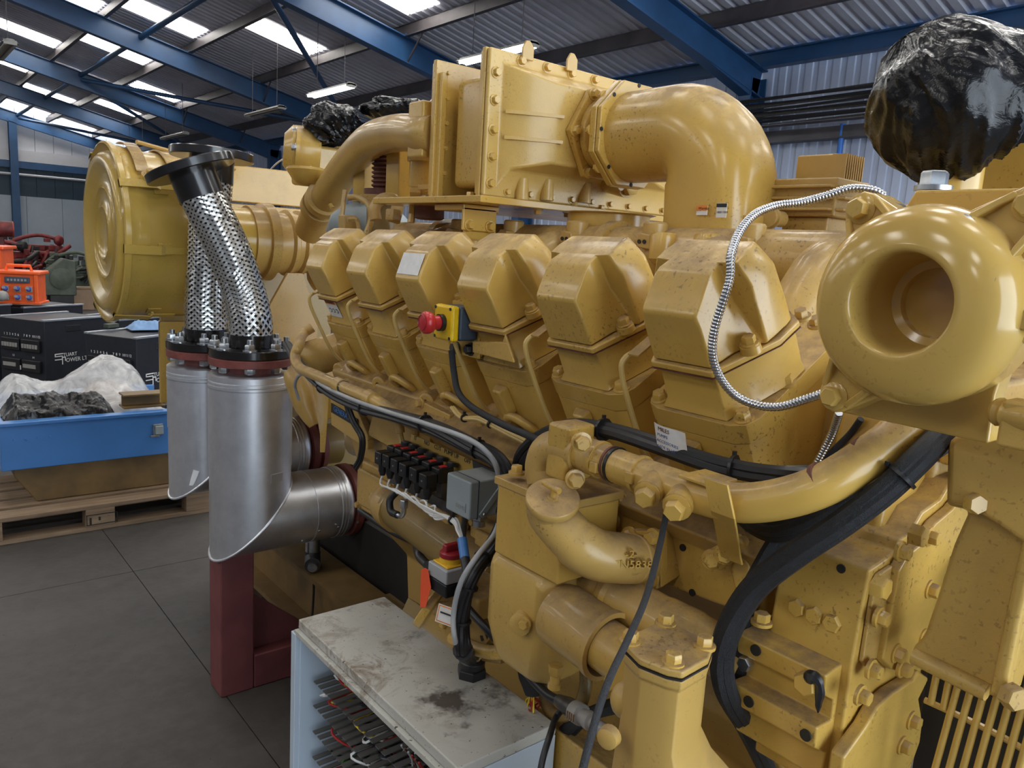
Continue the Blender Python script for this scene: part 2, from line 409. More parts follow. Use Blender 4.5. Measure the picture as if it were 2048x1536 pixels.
for x in (4.42, -3.2):
    struct('column', ibeam((x, GY-.25, 0), (x, GY-.25, rz(max(x, RIDGE))-.45), (0, 1, 0), .30, .26), 'steel_blue')
for x in (8.75, 7.12, 5.56, 3.95, 2.4, .8, -.8):
    z = rz(x)-.125
    struct('purlin', MB().bb((x-.012, Y0, z-.10), (x+.012, Y1, z+.10)).bb((x-.07, Y0, z-.105), (x+.012, Y1, z-.09)).bb((x-.012, Y0, z+.09), (x+.07, Y1, z+.105)), 'purlin_grey')
struct('eaves_beam', MB().bb((9.86, Y0, 4.38), (10.02, Y1, 4.56)).bb((9.78, Y0, 4.555), (10.05, Y1, 4.575)), 'steel_blue')
struct('wall_rail', MB().bb((9.90, Y0, 3.34), (10.05, Y1, 3.50)).bb((9.86, Y0, 3.34), (10.05, Y1, 3.36)), 'purlin_grey')
def brace(x0, y0, x1, y1, r=.05, dz=-.42, m='steel_blue'):
    struct('roof_brace', MB().cyl((x0, y0, rz(x0)+dz), (x1, y1, rz(x1)+dz), r, 10), m)
for a, b in zip(RAFY[:-1], RAFY[1:]): brace(4.6, a+.02, 4.6, b-.02, .06, -.30)
brace(4.62, 23.9, 9.2, 18.2); brace(4.7, 12.0, 9.3, 18.0); brace(4.62, 24.1, 9.2, 29.2); brace(4.62, 35.0, 9.2, 29.4)
# knee ties between purlin and rafter
for y in RAFY[1:4]:
    for x in (7.12, 8.75): struct('fly_brace', MB().cyl((x, y-.55, rz(x)-.22), (x+.05, y-.02, rz(x)-.6), .018, 6), 'purlin_grey')
# roof lights: translucent corrugated panels just under the sheeting
RL = [(2.35, 3.90, 22.5), (4.12, 5.50, 20.65), (4.12, 5.50, 16.75), (5.76, 7.06, 14.7), (5.76, 6.95, 10.65), (5.88, 7.05, 23.5), (4.12, 5.50, 29.6),
      (5.88, 7.05, 27.9), (4.12, 5.50, 34.1), (2.35, 3.90, 27.0), (4.12, 5.50, 25.0), (5.9, 7.05, 34.3), (2.35, 3.9, 31.5),
      (4.12, 5.5, 12.3), (4.12, 5.5, 8.0), (4.12, 5.5, 3.8), (4.12, 5.5, -.5), (5.76, 7.05, 5.3), (5.76, 7.05, 1.4), (5.76, 7.05, -2.6), (7.3, 8.6, 3.6), (7.3, 8.6, -.6)]
for y in (17.9, 13.6, 9.3, 5.2, 1.0, -3): RL += [(2.35, 3.9, y)]
for y in (20, 15.8, 11.4, 7.2, 2.9, -1.4): RL += [(.7, 2.2, y), (-1.2, .4, y+2)]
for n, (xa, xb, y) in enumerate(RL):
    e = V((xa-xb, 0, rz(xa)-rz(xb)))
    m = corr(5, .18, .030, e, upn)
    o = obj('window_%d' % (n+1), mesh_of(m, name='rooflight'), 'rooflight', None, V((xb, y, rz(xb)-.012))); o['kind'] = 'structure'
    o['label'] = 'translucent roof light panel letting in daylight'
for n in range(10):      # the other slope, seen only in reflections
    for k in range(2):
        xb = -5.2-k*3.6; xa = xb-1.5; y = -3+n*3.9; zf = lambda x: rz(RIDGE)-(RIDGE-x)*TN
        o = obj('window_%d' % (len(RL)+n*2+k+1), mesh_of(MB().add([(0, 0, 0), (0, 1, 0), (xa-xb, 1, zf(xa)-zf(xb)), (xa-xb, 0, zf(xa)-zf(xb))], [(0, 1, 2, 3)]), name='rooflight'), 'rooflight', None, V((xb, y, zf(xb)-.03))); o['kind'] = 'structure'

# ------------------------------------------------------------------ lamps, cables and pipes of the hall
def fluoro(x, y, z, l, lit, label):
    t = thing('ceiling_light', label, 'light', (x, y+l/2, z), 'hanging twin tube light fittings')
    part('body', MB().prism([V((x-.04, y, z+.05)), V((x+.04, y, z+.05)), V((x+.10, y, z)), V((x+.02, y, z+.012)), V((x-.02, y, z+.012)), V((x-.10, y, z))], (0, l, 0)), 'fitting_grey', t)
    for s in (-.055, .055): part('tube', MB().cyl((x+s, y+.03, z-.012), (x+s, y+l-.03, z-.012), .019, 10), 'tube_lit' if lit else 'fitting_grey', t)
    for q in (y+.25, y+l-.25): part('hanger', MB().cyl((x, q, z+.05), (x, q, rz(x)-.1), .006, 5), 'purlin_grey', t)
    for q in (y+.02, y+l-.02): part('end_cap', MB().box((x, q, z+.005), (.16, .04, .06)), 'fitting_grey', t)
fluoro(6.10, 11.78, 4.07, 1.5, True, 'lit fluorescent batten hanging over the black wrapped turbocharger')
fluoro(6.54, 7.85, 4.17, 1.55, True, 'lit fluorescent batten showing above the ribbed yellow aftercooler box')
fluoro(6.29, 14.95, 4.07, 1.75, False, 'unlit fluorescent batten hanging next to the lit one over the turbocharger')
fluoro(6.40, 21.2, 4.07, 2.0, False, 'unlit fluorescent batten hanging beside a blue rafter far down the hall')
fluoro(6.45, 25.2, 4.07, 2.0, False, 'farthest unlit fluorescent batten, hanging behind the yellow filter canister')
fluoro(1.70, 13.35, 4.07, 1.5, False, 'unlit fluorescent batten hanging in front of the long roof lights')
ct = thing('cable_tray', 'run of black cables clipped along the rail of the pale ribbed wall', 'cables', (9.58, 10, 3.5))
part('tray', MB().bb((9.50, Y0, 3.505), (9.66, 20, 3.515)), 'purlin_grey', ct)
for k in range(10):
    a = random.random()*6; x = 9.60-.02*(k % 3); z = 3.535+.040*k
    part('cable', MB().tube([V((x+.012*math.sin(i*.9+a), Y0+i*1.0, z+.014*math.sin(i*1.3+a))) for i in range(26)], .019, 6), 'cable_black' if k % 3 else 'steel_dark', ct)
a = pX(1686, 248, 9.93); b = pX(1671, 336, 9.93)
solo('wall_pipe', MB().cyl((9.93, a.y, 0.3), (9.93, a.y, 3.52), .035, 12), 'wall_pipe_blue', 'bright blue plastic pipe running up the pale ribbed wall', 'pipe', (9.93, a.y, .3))

# ================================================================== PALLET AND BLUE TRAY
def pallet(x0, y0, label, L_=1.2, Wd=.8, g=None):
    t = thing('pallet', label, 'pallet', (x0, y0, 0), g)
    for k in range(5): part('deck_board', MB().bb((x0, y0+k*.1685, .122), (x0+L_, y0+k*.1685+.126, .144)), 'pallet_wood', t, .002)
    for k in range(3): part('stringer', MB().bb((x0+k*(L_-.145)/2, y0, .100), (x0+k*(L_-.145)/2+.145, y0+Wd, .1215)), 'pallet_wood', t, .002)
    for i in range(3):
        for j in range(3): part('block', MB().bb((x0+i*(L_-.145)/2, y0+j*(Wd-.1)/2, .0225), (x0+i*(L_-.145)/2+.145, y0+j*(Wd-.1)/2+.1, .0998)), 'pallet_wood', t, .002)
    for j in range(3): part('skid_board', MB().bb((x0, y0+j*(Wd-.1)/2, 0), (x0+L_, y0+j*(Wd-.1)/2+.1, .022)), 'pallet_wood', t, .002)
    return t
pl = pallet(.30, 4.56, 'wooden pallet under the blue steel tray, with a stamp burnt in its block')
for k in range(3): part('stamp', MB().bb((.845+.045*k, 4.556, .035+.02*k), (.855+.045*k, 4.5595, .075)), 'black_print', pl)
part('stamp', MB().bb((.83, 4.557, .032), (.985, 4.5595, .036)).bb((.83, 4.557, .088), (.985, 4.5595, .092)).bb((.83, 4.557, .032), (.834, 4.5595, .092)).bb((.981, 4.557, .032), (.985, 4.5595, .092)), 'black_print', pl)
pallet(1.55, 4.62, 'wooden pallet standing behind the twin lagged pipes')
tr = thing('steel_tray', 'blue steel tray on a brown base frame, standing on the wooden pallet', 'tray', (.9, 5.0, .145))
TX0, TX1, TY0, TY1 = .47, 1.46, 4.72, 5.62
part('base_frame', MB().prism([V((TX0+.06, TY0+.04, .30)), V((TX0+.16, TY0+.04, .146)), V((TX1, TY0+.04, .146)), V((TX1, TY0+.04, .34)), V((TX0+.06, TY0+.04, .34))], (0, .8, 0)), 'tray_brown', tr, .006)
part('side_panel', MB().bb((TX0, TY0, .345), (TX1, TY0+.03, .60)), 'tray_blue', tr, .006)
part('side_panel', MB().bb((TX0, TY0+.031, .345), (TX0+.03, TY1, .60)), 'tray_blue', tr, .006)
part('side_panel', MB().bb((TX0+.031, TY1-.03, .345), (TX1, TY1, .60)), 'tray_blue', tr, .006)
part('top_lip', MB().bb((TX0, TY0-.012, .585), (TX1, TY0+.06, .605)), 'tray_blue', tr, .004)
part('tray_floor', MB().bb((TX0+.031, TY0+.031, .346), (TX1, TY1-.031, .37)), 'tray_brown', tr)
for k in range(4): bolt(tr, pY(28+24*k, 880-2.4*k, TY0), NY, .012, 'tray_blue', False)
la = pY(315, 858, TY0)
lt = part('latch', MB().box(la+V((0, -.008, 0)), (.055, .016, .065)), 'zinc', tr, .004)
part('latch_lever', MB().box(la+V((.004, -.024, -.002)), (.045, .014, .05)), 'grey_box', lt, .004)
part('latch_hook', MB().box(la+V((-.02, -.022, -.035)), (.05, .012, .012)), 'zinc', lt, .002)
# plastic heap inside the tray
solo('steel_beam', MB().bb((1.10, 4.86, .601), (1.33, 4.98, .612)).bb((1.10, 4.91, .612), (1.33, 4.922, .672)).bb((1.10, 4.86, .672), (1.33, 4.98, .684)), 'tray_brown', 'short yellow brown steel channel laid across the edge of the blue tray', 'steel beam', (1.2, 4.92, .60), bev=.003)
def crumple(x, y, sc, seed):
    q = V((x*sc+seed, y*sc, seed*.7)); return noise.ridged_multi_fractal(q, .9, 2.1, 4, 1.0, 2.0)
def clear_fn(u, v):
    x = .505+u*.92; y = 4.98+v*.60
    h = .50+.16*math.exp(-((x-.60)/.16)**2-((y-5.4)/.25)**2)+.24*math.exp(-((x-1.12)/.26)**2-((y-5.42)/.22)**2)+.10*math.exp(-((x-.1)/.3)**2-((y-5.35)/.25)**2)
    h += .045*(crumple(x, y, 2.4, 3)-1)+.006*(crumple(x, y, 7, 5)-1)
    ed = min(u, 1-u, v, 1-v)*8
    if ed < 1: h -= .10*(1-ed)
    return V((x, y, max(h, .38)+.08))
solo('plastic_sheet', MB().grid(clear_fn, 90, 60), 'clear_polythene', 'crumpled clear polythene sheet heaped over the load in the blue tray', 'plastic sheet', (.9, 5.4, .5))
def blk_fn(u, v):
    x = .505+u*.56; y = 4.765+v*.30
    h = .60+.10*math.exp(-((x-.62)/.30)**2-((y-4.98)/.16)**2)+.05*math.exp(-((x-.95)/.12)**2-((y-4.93)/.1)**2)
    h += .032*(crumple(x, y, 5, 11)-1)+.012*(crumple(x, y, 12, 2)-1)
    ed = min(u, 1-u, v*1.4, 1-v)*9
    if ed < 1: h -= .08*(1-ed)
    return V((x, y, max(h, .52)))
solo('plastic_bag', MB().grid(blk_fn, 80, 40), 'black_polythene', 'crumpled black polythene bag lying along the front edge of the blue tray', 'plastic bag', (.6, 4.9, .55))
# wrapped lump visible through the clear sheet
solo('wrapped_part', MB().sphere((1.13, 5.42, .56), .13, (1.3, .9, .9)), 'cardboard', 'brown machine part wrapped under the clear polythene sheet', 'machine part', (1.13, 5.42, .44))

# ================================================================== FLIGHT CASES AND ORANGE DISTRIBUTION BOXES
def case(corner, ang, w, d, h, label, marks, grp='black distribution flight cases'):
    """corner: nearest top corner; ang: direction of the long side face"""
    ex = V((math.cos(ang), math.sin(ang), 0)); ef = V((-ex.y, ex.x, 0))    # ex along lettered side, ef along the breaker front
    c = V((corner[0], corner[1], 0)); t = thing('flight_case', label, 'flight case', c+ex*d/2+ef*w/2, grp)
    ctr = c+ex*d/2+ef*w/2
    part('body', MB().box(ctr+V((0, 0, h/2)), (d, w, h), (ex, ef, UP)), 'case_black', t, .006)
    for s in (-1, 1): part('edge_strip', MB().box(ctr+ef*(s*(w/2-.008))+V((0, 0, h+.004)), (d+.01, .035, .014), (ex, ef, UP)), 'case_alu', t, .002)
    n1 = -ex; n2 = -ef   # outward of breaker front is -ex; of lettered side is -ef
    part('handle', MB().box(c+ex*(d*.42)+n2*.002+V((0, 0, h-.07)), (.14, .008, .05), (ex, ef, UP)), 'black_plastic', t, .004)
    if marks:
        for r_, zz in ((0, h-.20), (1, h-.36)):
            for k in range(2):
                p = c+ef*(w*(.72-.44*k))+n1*.012+V((0, 0, zz))
                b = part('breaker_window', MB().box(p, (.024, w*.40, .095), (ex, ef, UP)), 'black_plastic', t, .006)
                if r_ == 0:
                    for i in range(6): part('breaker', MB().box(p+n1*.013+ef*(w*.028*(2.5-i))*2.1+V((0, 0, -.004)), (.008, w*.045, .032), (ex, ef, UP)), 'fitting_grey', b)
                else:
                    part('window_pane', MB().box(p+n1*.013+ef*.01, (.006, w*.28, .03), (ex, ef, UP)), 'fitting_grey', b)
        for k in range(2):
            for i in range(6): text(t, str(k*6+i+1), c+ef*(w*(.90-.44*k)-i*w*.062)+n1*.002+V((0, 0, h-.135)), -ef, UP, .020, 'white_print')
        for k, s in ((0, '13'), (1, '14')): text(t, s, c+ef*(w*(.73-.44*k))+n1*.002+V((0, 0, h-.30)), -ef, UP, .018, 'white_print')
        p0 = c+ex*.08+n2*.003+V((0, 0, h-.32))
        text(t, 'TUART', p0+ex*.075+V((0, 0, .030)), ex, UP, .030, 'white_print'); text(t, 'OWER LTD', p0+ex*.10+V((0, 0, -.016)), ex, UP, .034, 'white_print')
        lg = MB()
        for (a0, a1, z0, z1) in ((0, .075, .052, .060), (0, .008, .034, .060), (0, .072, .034, .041), (.064, .072, .008, .041), (.0, .072, .008, .015), (.064, .10, .022, .030), (.064, .072, -.03, .015), (.092, .10, -.004, .03)):
            lg.box(p0+ex*((a0+a1)/2)+V((0, 0, (z0+z1)/2)), (a1-a0, .0015, z1-z0), (ex, ef, UP))
        part('emblem', lg, 'white_print', t)
        text(t, '24-639', c+ex*.22+n2*.003+V((0, 0, h-.52)), ex, UP, .018, 'fitting_grey')
    return t
AN = R(32)
part('label_sticker', MB().box(V((1.0, 7.05, .52))+V((-.155, .06, 0)), (.004, .09, .035), (V((math.cos(AN), math.sin(AN), 0)), V((-math.sin(AN), math.cos(AN), 0)), UP)), 'paper',
     case((1.01, 6.88), AN, .47, .62, .90, 'black flight case with white lettering, standing beside the orange distribution box', True))
case((1.42, 5.88), AN, .46, .62, .88, 'black flight case with a crumpled blue rag lying on its top', True)
case((.40, 7.62), AN, .47, .62, .93, 'plain black flight case under the orange box with a carrying handle', False)
case((1.02, 7.98), AN, .47, .62, .90, 'plain black flight case standing behind the lettered case', False)
case((1.62, 7.25), AN, .47, .62, .86, 'plain black flight case behind the case that has a rag on it', False)
bx, by = 1.60, 6.35
def rag_fn(u, v):
    x = bx-.12+u*.30; y = by-.10+v*.20; e = min(u, 1-u, v, 1-v)*6; h = .012+.030*crumple(x, y, 9, 4)
    return V((x, y, .897+h*min(1, e)))
solo('rag', MB().grid(rag_fn, 30, 20), 'rag_blue', 'crumpled pale blue rag lying on top of a black flight case', 'rag', (bx, by, .897))
solo('packet', MB().box((1.38, 6.42, .915), (.10, .05, .03), (V((.85, .53, 0)), V((-.53, .85, 0)), UP)), 'engine_green', 'small green packet lying on the flight case beside the blue rag', 'packet', (1.38, 6.42, .90), bev=.004)
def distro(c, ang, label, full=True, lift=.0, s=1.0):
    ex = V((math.cos(ang), math.sin(ang), 0)); ef = V((-ex.y, ex.x, 0)); c = V(c)   # face with sockets is along ex, outward -ef
    w, d, h = .40*s, .34*s, .34*s
    t = thing('distribution_box', label, 'distribution box', c, 'orange power distribution boxes'); bxm = c+V((0, 0, h/2+.01))
    part('body', MB().box(bxm, (w, d, h), (ex, ef, UP)), 'orange_plastic', t, .012)
    part('rim', MB().box(c+V((0, 0, h+.01)), (w+.05, d+.05, .03), (ex, ef, UP)), 'orange_plastic', t, .01)
    part('foot', MB().box(c+V((0, 0, .01)), (w+.04, d+.04, .02), (ex, ef, UP)), 'orange_plastic', t, .006)
    for sg in (-1, 1): part('corner_post', MB().box(bxm+ex*(sg*w*.46)-ef*(d/2), (.035, .03, h), (ex, ef, UP)), 'orange_plastic', t, .008)
    hp = [c-ex*.10-ef*d*.3+V((0, 0, h+.02)), c-ex*.09-ef*d*.3+V((0, 0, h+.07)), c+ex*.09-ef*d*.3+V((0, 0, h+.07)), c+ex*.10-ef*d*.3+V((0, 0, h+.02))]
    part('handle', MB().tube(hp, .014, 8), 'orange_plastic', t)
    f0 = c-ef*(d/2)
    wdw = part('breaker_window', MB().box(f0-ef*.008+V((0, 0, h*.80)), (w*.62, .03, h*.20), (ex, ef, UP)), 'slate_plastic', t, .006)
    for i in range(6): part('breaker', MB().box(f0-ef*.024+ex*((i-2.5)*w*.085)+V((0, 0, h*.80)), (w*.05, .008, h*.07), (ex, ef, UP)), 'fitting_grey', wdw)
    for r_ in range(2):
        for i in range(3):
            p = f0+ex*((i-1)*w*.29)+V((0, 0, h*(.50-.28*r_)))
            so = part('socket', MB().box(p-ef*.006, (.06*s, .03, .065*s), (ex, ef, UP)), 'fitting_grey', t, .004)
            part('socket_cap', MB().lathe([(.026*s, 0), (.028*s, .03), (.022*s, .05)], p-ef*.02, -ef+V((0, 0, .25))+ex*.2, 14), 'socket_blue', so)
            part('cap_lid', MB().box(p-ef*.072+V((0, 0, .014)), (.028, .004, .018), (ex, ef, UP)), 'fitting_grey', so)
    return t, ex, ef
distro((1.05, 8.22, .925), R(-22), 'orange distribution box with six blue sockets, beside the yellow filter canister', True, 0, .78)
t, ex, ef = distro((.645, 8.385, .945), R(-20), 'orange distribution box with a white switch, pressed against the six socket one', True, 0, .8)
distro((.78, 8.95, .94), R(-20), 'orange distribution box behind, only its stepped lid showing over the others', True, 0, 1.3)
solo('cable_reel', MB().lathe([(.02, 0), (.045, .02), (.045, .05), (.035, .08), (.02, .09)], (.83, 8.02, 1.0), (1, -.6, .1), 18), 'fitting_grey', 'grey plug hanging on the side of an orange distribution box', 'plug', (.93, 8.0, .95))

# ================================================================== ENGINES AT THE FAR END
def far_engine(name, label, loc, ang, L_, Wd, Ht, mats, ncyl=4, fly=True, extras=0, base=.18, group='engines stored at the far end of the hall'):
    a, b_, c_ = mats; ex = V((math.cos(ang), math.sin(ang), 0)); ef = V((-ex.y, ex.x, 0)); o = V(loc); fr = (ex, ef, UP)
    t = thing(name, label, 'engine', o, group); P = lambda x, y, z: o+ex*x*L_+ef*y*Wd+UP*z*Ht
    for s in (-1, 1): part('skid', MB().box(P(0, s*.3, base*.25/Ht), (L_*.9, .10, base*.5), fr), 'timber_dark', t, .004)
    part('sump', MB().box(P(0, 0, base*.5/Ht+.09), (L_*.72, Wd*.5, Ht*.18), fr), c_, t, .02)
    blk = part('block', MB().box(P(0, 0, base*.5/Ht+.33), (L_*.80, Wd*.58, Ht*.32), fr), a, t, .02)
    for k in range(5): part('rib', MB().box(P(-.32+.16*k, -.30, base*.5/Ht+.33), (.03, .03, Ht*.28), fr), a, blk, .004)
    for k in range(ncyl):
        x = -.36+.72*(k+.5)/ncyl
        hd = part('cylinder_head', MB().box(P(x, 0, base*.5/Ht+.56), (L_*.70/ncyl, Wd*.46, Ht*.13), fr), b_, t, .01)
        part('rocker_cover', MB().box(P(x, 0, base*.5/Ht+.67), (L_*.60/ncyl, Wd*.34, Ht*.09), fr), a, hd, .02)
    part('manifold', MB().tube(spl([P(-.38, -.36, .62), P(-.1, -.40, .66), P(.2, -.40, .66), P(.42, -.2, .78)], 5), Ht*.035, 10), c_, t)
    part('pipe', MB().tube(spl([P(-.42, -.3, .40), P(-.30, -.46, .52), P(.1, -.46, .50), P(.40, -.36, .60)], 5), Ht*.02, 8), b_, t)
    part('turbocharger', MB().lathe([(.03*Ht, -.05), (.07*Ht, -.04), (.09*Ht, .02), (.07*Ht, .07), (.04*Ht, .09)], P(.28, -.15, .86), ex*.6-ef, 16), c_ if extras else b_, t)
    part('air_pipe', MB().tube(spl([P(.28, -.1, .88), P(.05, .05, .93), P(-.25, .05, .84), P(-.38, 0, .72)], 5), Ht*.032, 10), a, t)
    if fly:
        fw = part('flywheel', MB().lathe([(.05, 0), (Ht*.30, .01), (Ht*.31, .06), (Ht*.31, .14), (Ht*.26, .16), (.06, .18)], P(.42, 0, .42), ex, 28), 'iron_black', t)
        for k in range(10):
            an = 2*math.pi*k/10; part('flywheel_bolt', MB().hexa(P(.42, 0, .42)+ex*.16+ef*(Ht*.2*math.cos(an))+UP*(Ht*.2*math.sin(an)), ex, .025, .03), 'steel_dark', fw)
    part('front_cover', MB().lathe([(.05, 0), (Ht*.18, .01), (Ht*.18, .06), (.06, .09)], P(-.41, 0, .40), -ex, 20), c_, t)
    for k in range(extras):
        x = random.uniform(-.4, .4); part('fitting', MB().tube(spl([P(x, -.40, random.uniform(.3, .6)), P(x+.08, -.52, random.uniform(.4, .7)), P(x+.16, -.42, random.uniform(.5, .8))], 4), Ht*.022, 6), random.choice(mats), t)
    for k in range(extras*4):
        x = random.uniform(-.42, .42); sgn = random.choice((-.38, -.34, -.2, .1)); part('fitting', MB().box(P(x, sgn, random.uniform(.30, .88)), (random.uniform(.05, .16), random.uniform(.05, .14), random.uniform(.04, .14)), fr), random.choice(mats+('iron_black',)), t, .006)
    return t
far_engine('stored_engine', 'large dark red engine with a tall radiator tank, stored at the end of the hall', (1.75, 17.9, 0), R(25), 2.0, 1.0, 1.35, ('engine_red', 'engine_red', 'iron_black'), 4, False, 7)
t = thing('radiator', 'tall red radiator with a round header tank beside the red engine', 'radiator', (1.55, 15.8, 0), None)
part('core', MB().box((1.40, 15.8, .76), (.75, .35, 1.30)), 'engine_red', t, .02); part('header_tank', MB().cyl((1.0, 15.6, 1.50), (1.88, 15.6, 1.50), .13, 18), 'engine_red', t)
part('tank_end', MB().cyl((1.88, 15.6, 1.50), (1.90, 15.6, 1.50), .135, 18), 'engine_orange', t); part('foot', MB().box((1.40, 15.8, .055), (.85, .5, .11)), 'iron_black', t, .01)
far_engine('stored_engine', 'dull green engine sitting on timber between the two red engines', (3.25, 18.4, 0), R(-15), 1.25, .85, 1.15, ('engine_green', 'engine_green', 'iron_black'), 3, False, 6)
far_engine('stored_engine', 'orange red engine with a black flywheel, standing on a pallet', (4.35, 19.6, .147), R(-25), 1.3, .9, 1.05, ('engine_orange', 'engine_orange', 'rust_brown'), 4, True, 5)
far_engine('stored_engine', 'dark red engine crowned with pipework, behind the green engine', (3.0, 21.2, 0), R(10), 1.6, .9, 1.45, ('engine_red', 'iron_black', 'engine_red'), 3, False, 8)
pallet(3.75, 19.2, 'wooden pallet under the orange red engine with the black flywheel')
t = thing('gearbox', 'dark green angular gearbox casing standing in front of the green engine', 'gearbox', (2.75, 17.0, 0))
part('casing', MB().prism([V((2.5, 16.9, .30)), V((3.05, 16.9, .30)), V((3.05, 16.9, .95)), V((2.85, 16.9, 1.0)), V((2.5, 16.9, .70))], (0, .35, 0)), 'engine_green', t, .02)
part('foot', MB().bb((2.6, 16.9, .0), (3.0, 17.25, .299)), 'iron_black', t, .01); part('bearing_cap', MB().lathe([(.2, 0), (.2, .03), (.08, .06)], (2.80, 16.9, .62), (0, -1, 0), 20), 'engine_green', t)
t = thing('cardboard_box', 'brown cardboard box with a lid on the floor by the green gearbox', 'box', (3.2, 17.3, 0)); part('body', MB().bb((3.05, 17.2, 0), (3.40, 17.5, .40)), 'cardboard', t, .004); part('lid', MB().bb((3.04, 17.19, .401), (3.41, 17.51, .44)), 'timber_dark', t, .004)
# ================================================================== THE DIESEL ENGINE
XC = 1.46
EN = thing('diesel_engine', 'large yellow twelve cylinder vee diesel engine filling the middle of the hall', 'engine', (XC, 1.6, 0))
c30, s30 = math.cos(R(30)), .5
BU, BW = V((-c30, 0, -s30)), V((-s30, 0, c30))
BO = V((.868, .678, 1.51)); STEP = V((.0075, .234, 0))
def bp(u, v, w, k=0): return BO+STEP*k+BU*u+AY*v+BW*w
# ---- crankcase
yb0, yb1 = .60, 1.965
prof = [(1.26, .42), (1.24, .70), (1.10, .86), (1.06, .90), (1.06, 1.02), (1.035, 1.10), (1.035, 1.16), (1.0, 1.21), (.972, 1.295), (1.2195, 1.4415), (1.7005, 1.4415), (1.948, 1.295), (1.92, 1.21), (1.88, 1.10), (1.86, 1.02), (1.86, .90), (1.70, .70), (1.66, .42)]
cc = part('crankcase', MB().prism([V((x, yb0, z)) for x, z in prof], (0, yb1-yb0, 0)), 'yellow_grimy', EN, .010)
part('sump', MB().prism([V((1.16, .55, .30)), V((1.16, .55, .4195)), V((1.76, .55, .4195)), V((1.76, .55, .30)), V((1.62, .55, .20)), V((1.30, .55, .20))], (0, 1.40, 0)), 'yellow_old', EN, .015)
part('gap_shade_sheet', MB().bb((1.40, .40, .05), (1.44, 3.6, .60)), 'dark_void', EN)  # dark sheet added as painted shade, hides the bright floor under the block
# inspection covers along the side of the crankcase, with bolts
for k in range(4):
    y = .86+.27*k
    ip = part('inspection_cover', MB().bb((1.030, y, .905), (1.0595, y+.235, 1.05)), 'yellow_dusty', EN, .008)
    part('cover_panel', MB().bb((1.018, y+.035, .925), (1.0295, y+.20, 1.03)), 'yellow_dusty', ip, .006)
    for a in (.018, .217):
        for b_ in (.918, 1.038): bolt(ip, V((1.030, y+a, b_)), NX, .016, 'yellow_dusty')
# ledge with bolts under the heads
part('deck_rail', MB().prism([bp(.095, -.15, -.265), bp(.095, -.15, -.235), bp(-.02, -.15, -.222), bp(-.02, -.15, -.265)], (0.0375+.0, 1.36, 0)), 'yellow_grimy', EN, .004)
# ---- one cylinder: head, rocker base, rocker cover; copied for the bank
def outline(ho, hw, u0, uw, u1=-.166, ue=.055, g=0, w=0, uc=-.138):
    return [bp(u0+g, -ho-g*.5, w), bp(u0+g, ho+g*.5, w), bp(uw, hw+g, w), bp(uc, hw+g, w), bp(u1-g, ue+g, w), bp(u1-g, -ue-g, w), bp(uc, -hw-g, w), bp(uw, -hw-g, w)]
def rect(h, u0, u1, r, w): return [bp(u0, -h+r, w), bp(u0, h-r, w), bp(u0-r*.3, h-r*.3, w), bp(u0-r, h, w), bp(u1+r, h, w), bp(u1, h-r, w), bp(u1, -h+r, w), bp(u1+r, -h, w), bp(u0-r, -h, w), bp(u0-r*.3, -h+r*.3, w)]
CYL = []
hd = MB().loft([rect(.092, .016, -.275, .03, -.245), rect(.092, .013, -.275, .03, -.118), rect(.092, .012, -.275, .03, -.1165)]).loft([rect(.094, .0135, -.276, .03, -.1160), rect(.094, .013, -.276, .03, -.084)])
ho_ = part('cylinder_head', hd, 'yellow', EN, .004)
part('boss', MB().loft([[bp(.012, -.005, w), bp(.036, -.002, w), bp(.036, .022, w), bp(.012, .034, w)] for w in (-.190, -.128)]), 'yellow', ho_, .005)
part('arch', MB().tube(spl([bp(.010, -.050, -.24), bp(.030, -.046, -.20), bp(.034, -.015, -.185), bp(.030, .016, -.20), bp(.010, .020, -.24)], 5), .009, 10), 'yellow', ho_)
part('foot_flange', MB().loft([rect(.104, .045, -.28, .03, -.262), rect(.104, .045, -.28, .03, -.2465)]), 'yellow_grimy', ho_, .005)
for v in (-.074, .074): bolt(ho_, bp(-.008, v, -.084), BW, .0185, 'yellow')
for v in (-.102, .102): bolt(ho_, bp(-.10, v*.82, -.084), BW, .0185, 'yellow')
for v in (-.085, .085): bolt(ho_, bp(.033, v, -.2465), BW, .016, 'yellow_dusty')
part('plug_boss', MB().lathe([(.022, -.02), (.022, .018), (.018, .022), (.008, .022), (.008, .012)], bp(.02, .105, -.235), BU*.8+BW*.3-AY*.3, 18), 'yellow_dusty', ho_)
rb = MB().loft([outline(.056, .090, .006, -.10, g=.002, w=-.0835), outline(.050, .088, .000, -.09, w=-.07), outline(.048, .088, -.002, -.085, w=-.016), outline(.050, .092, .004, -.088, w=-.012)])
ro_ = part('rocker_base', rb, 'yellow', EN, .004)
fg = MB().loft([outline(.052, .094, .006, -.088, g=.003, w=-.0115), outline(.052, .094, .006, -.088, g=.003, w=-.0005)])
sec = [(.004, .050, .050, .030, .0495, .060, .045, .080), (-.002, .051, .0505, .030, .050, .062, .046, .087), (-.040, .060, .057, .026, .051, .080, .0455, .117), (-.050, .066, .061, .024, .051, .080, .0450, .121), (-.069, .082, .074, .020, .050, .062, .0430, .122), (-.072, .089, .087, .035, .083, .088, .067, .122), (-.092, .090, .088, .040, .084, .094, .066, .125), (-.120, .090, .088, .040, .083, .094, .062, .126), (-.134, .088, .085, .038, .079, .088, .056, .120), (-.150, .072, .069, .030, .062, .062, .049, .086), (-.160, .058, .056, .015, .052, .035, .044, .050)]
rings = []
for u, b0, m1, w1, m2, w2, t, h in sec:
    hf = [(b0, .0005), (m1, w1), (m2, w2), (t, h)]
    rings.append([bp(u, -x, w) for x, w in hf]+[bp(u, x, w) for x, w in reversed(hf)])
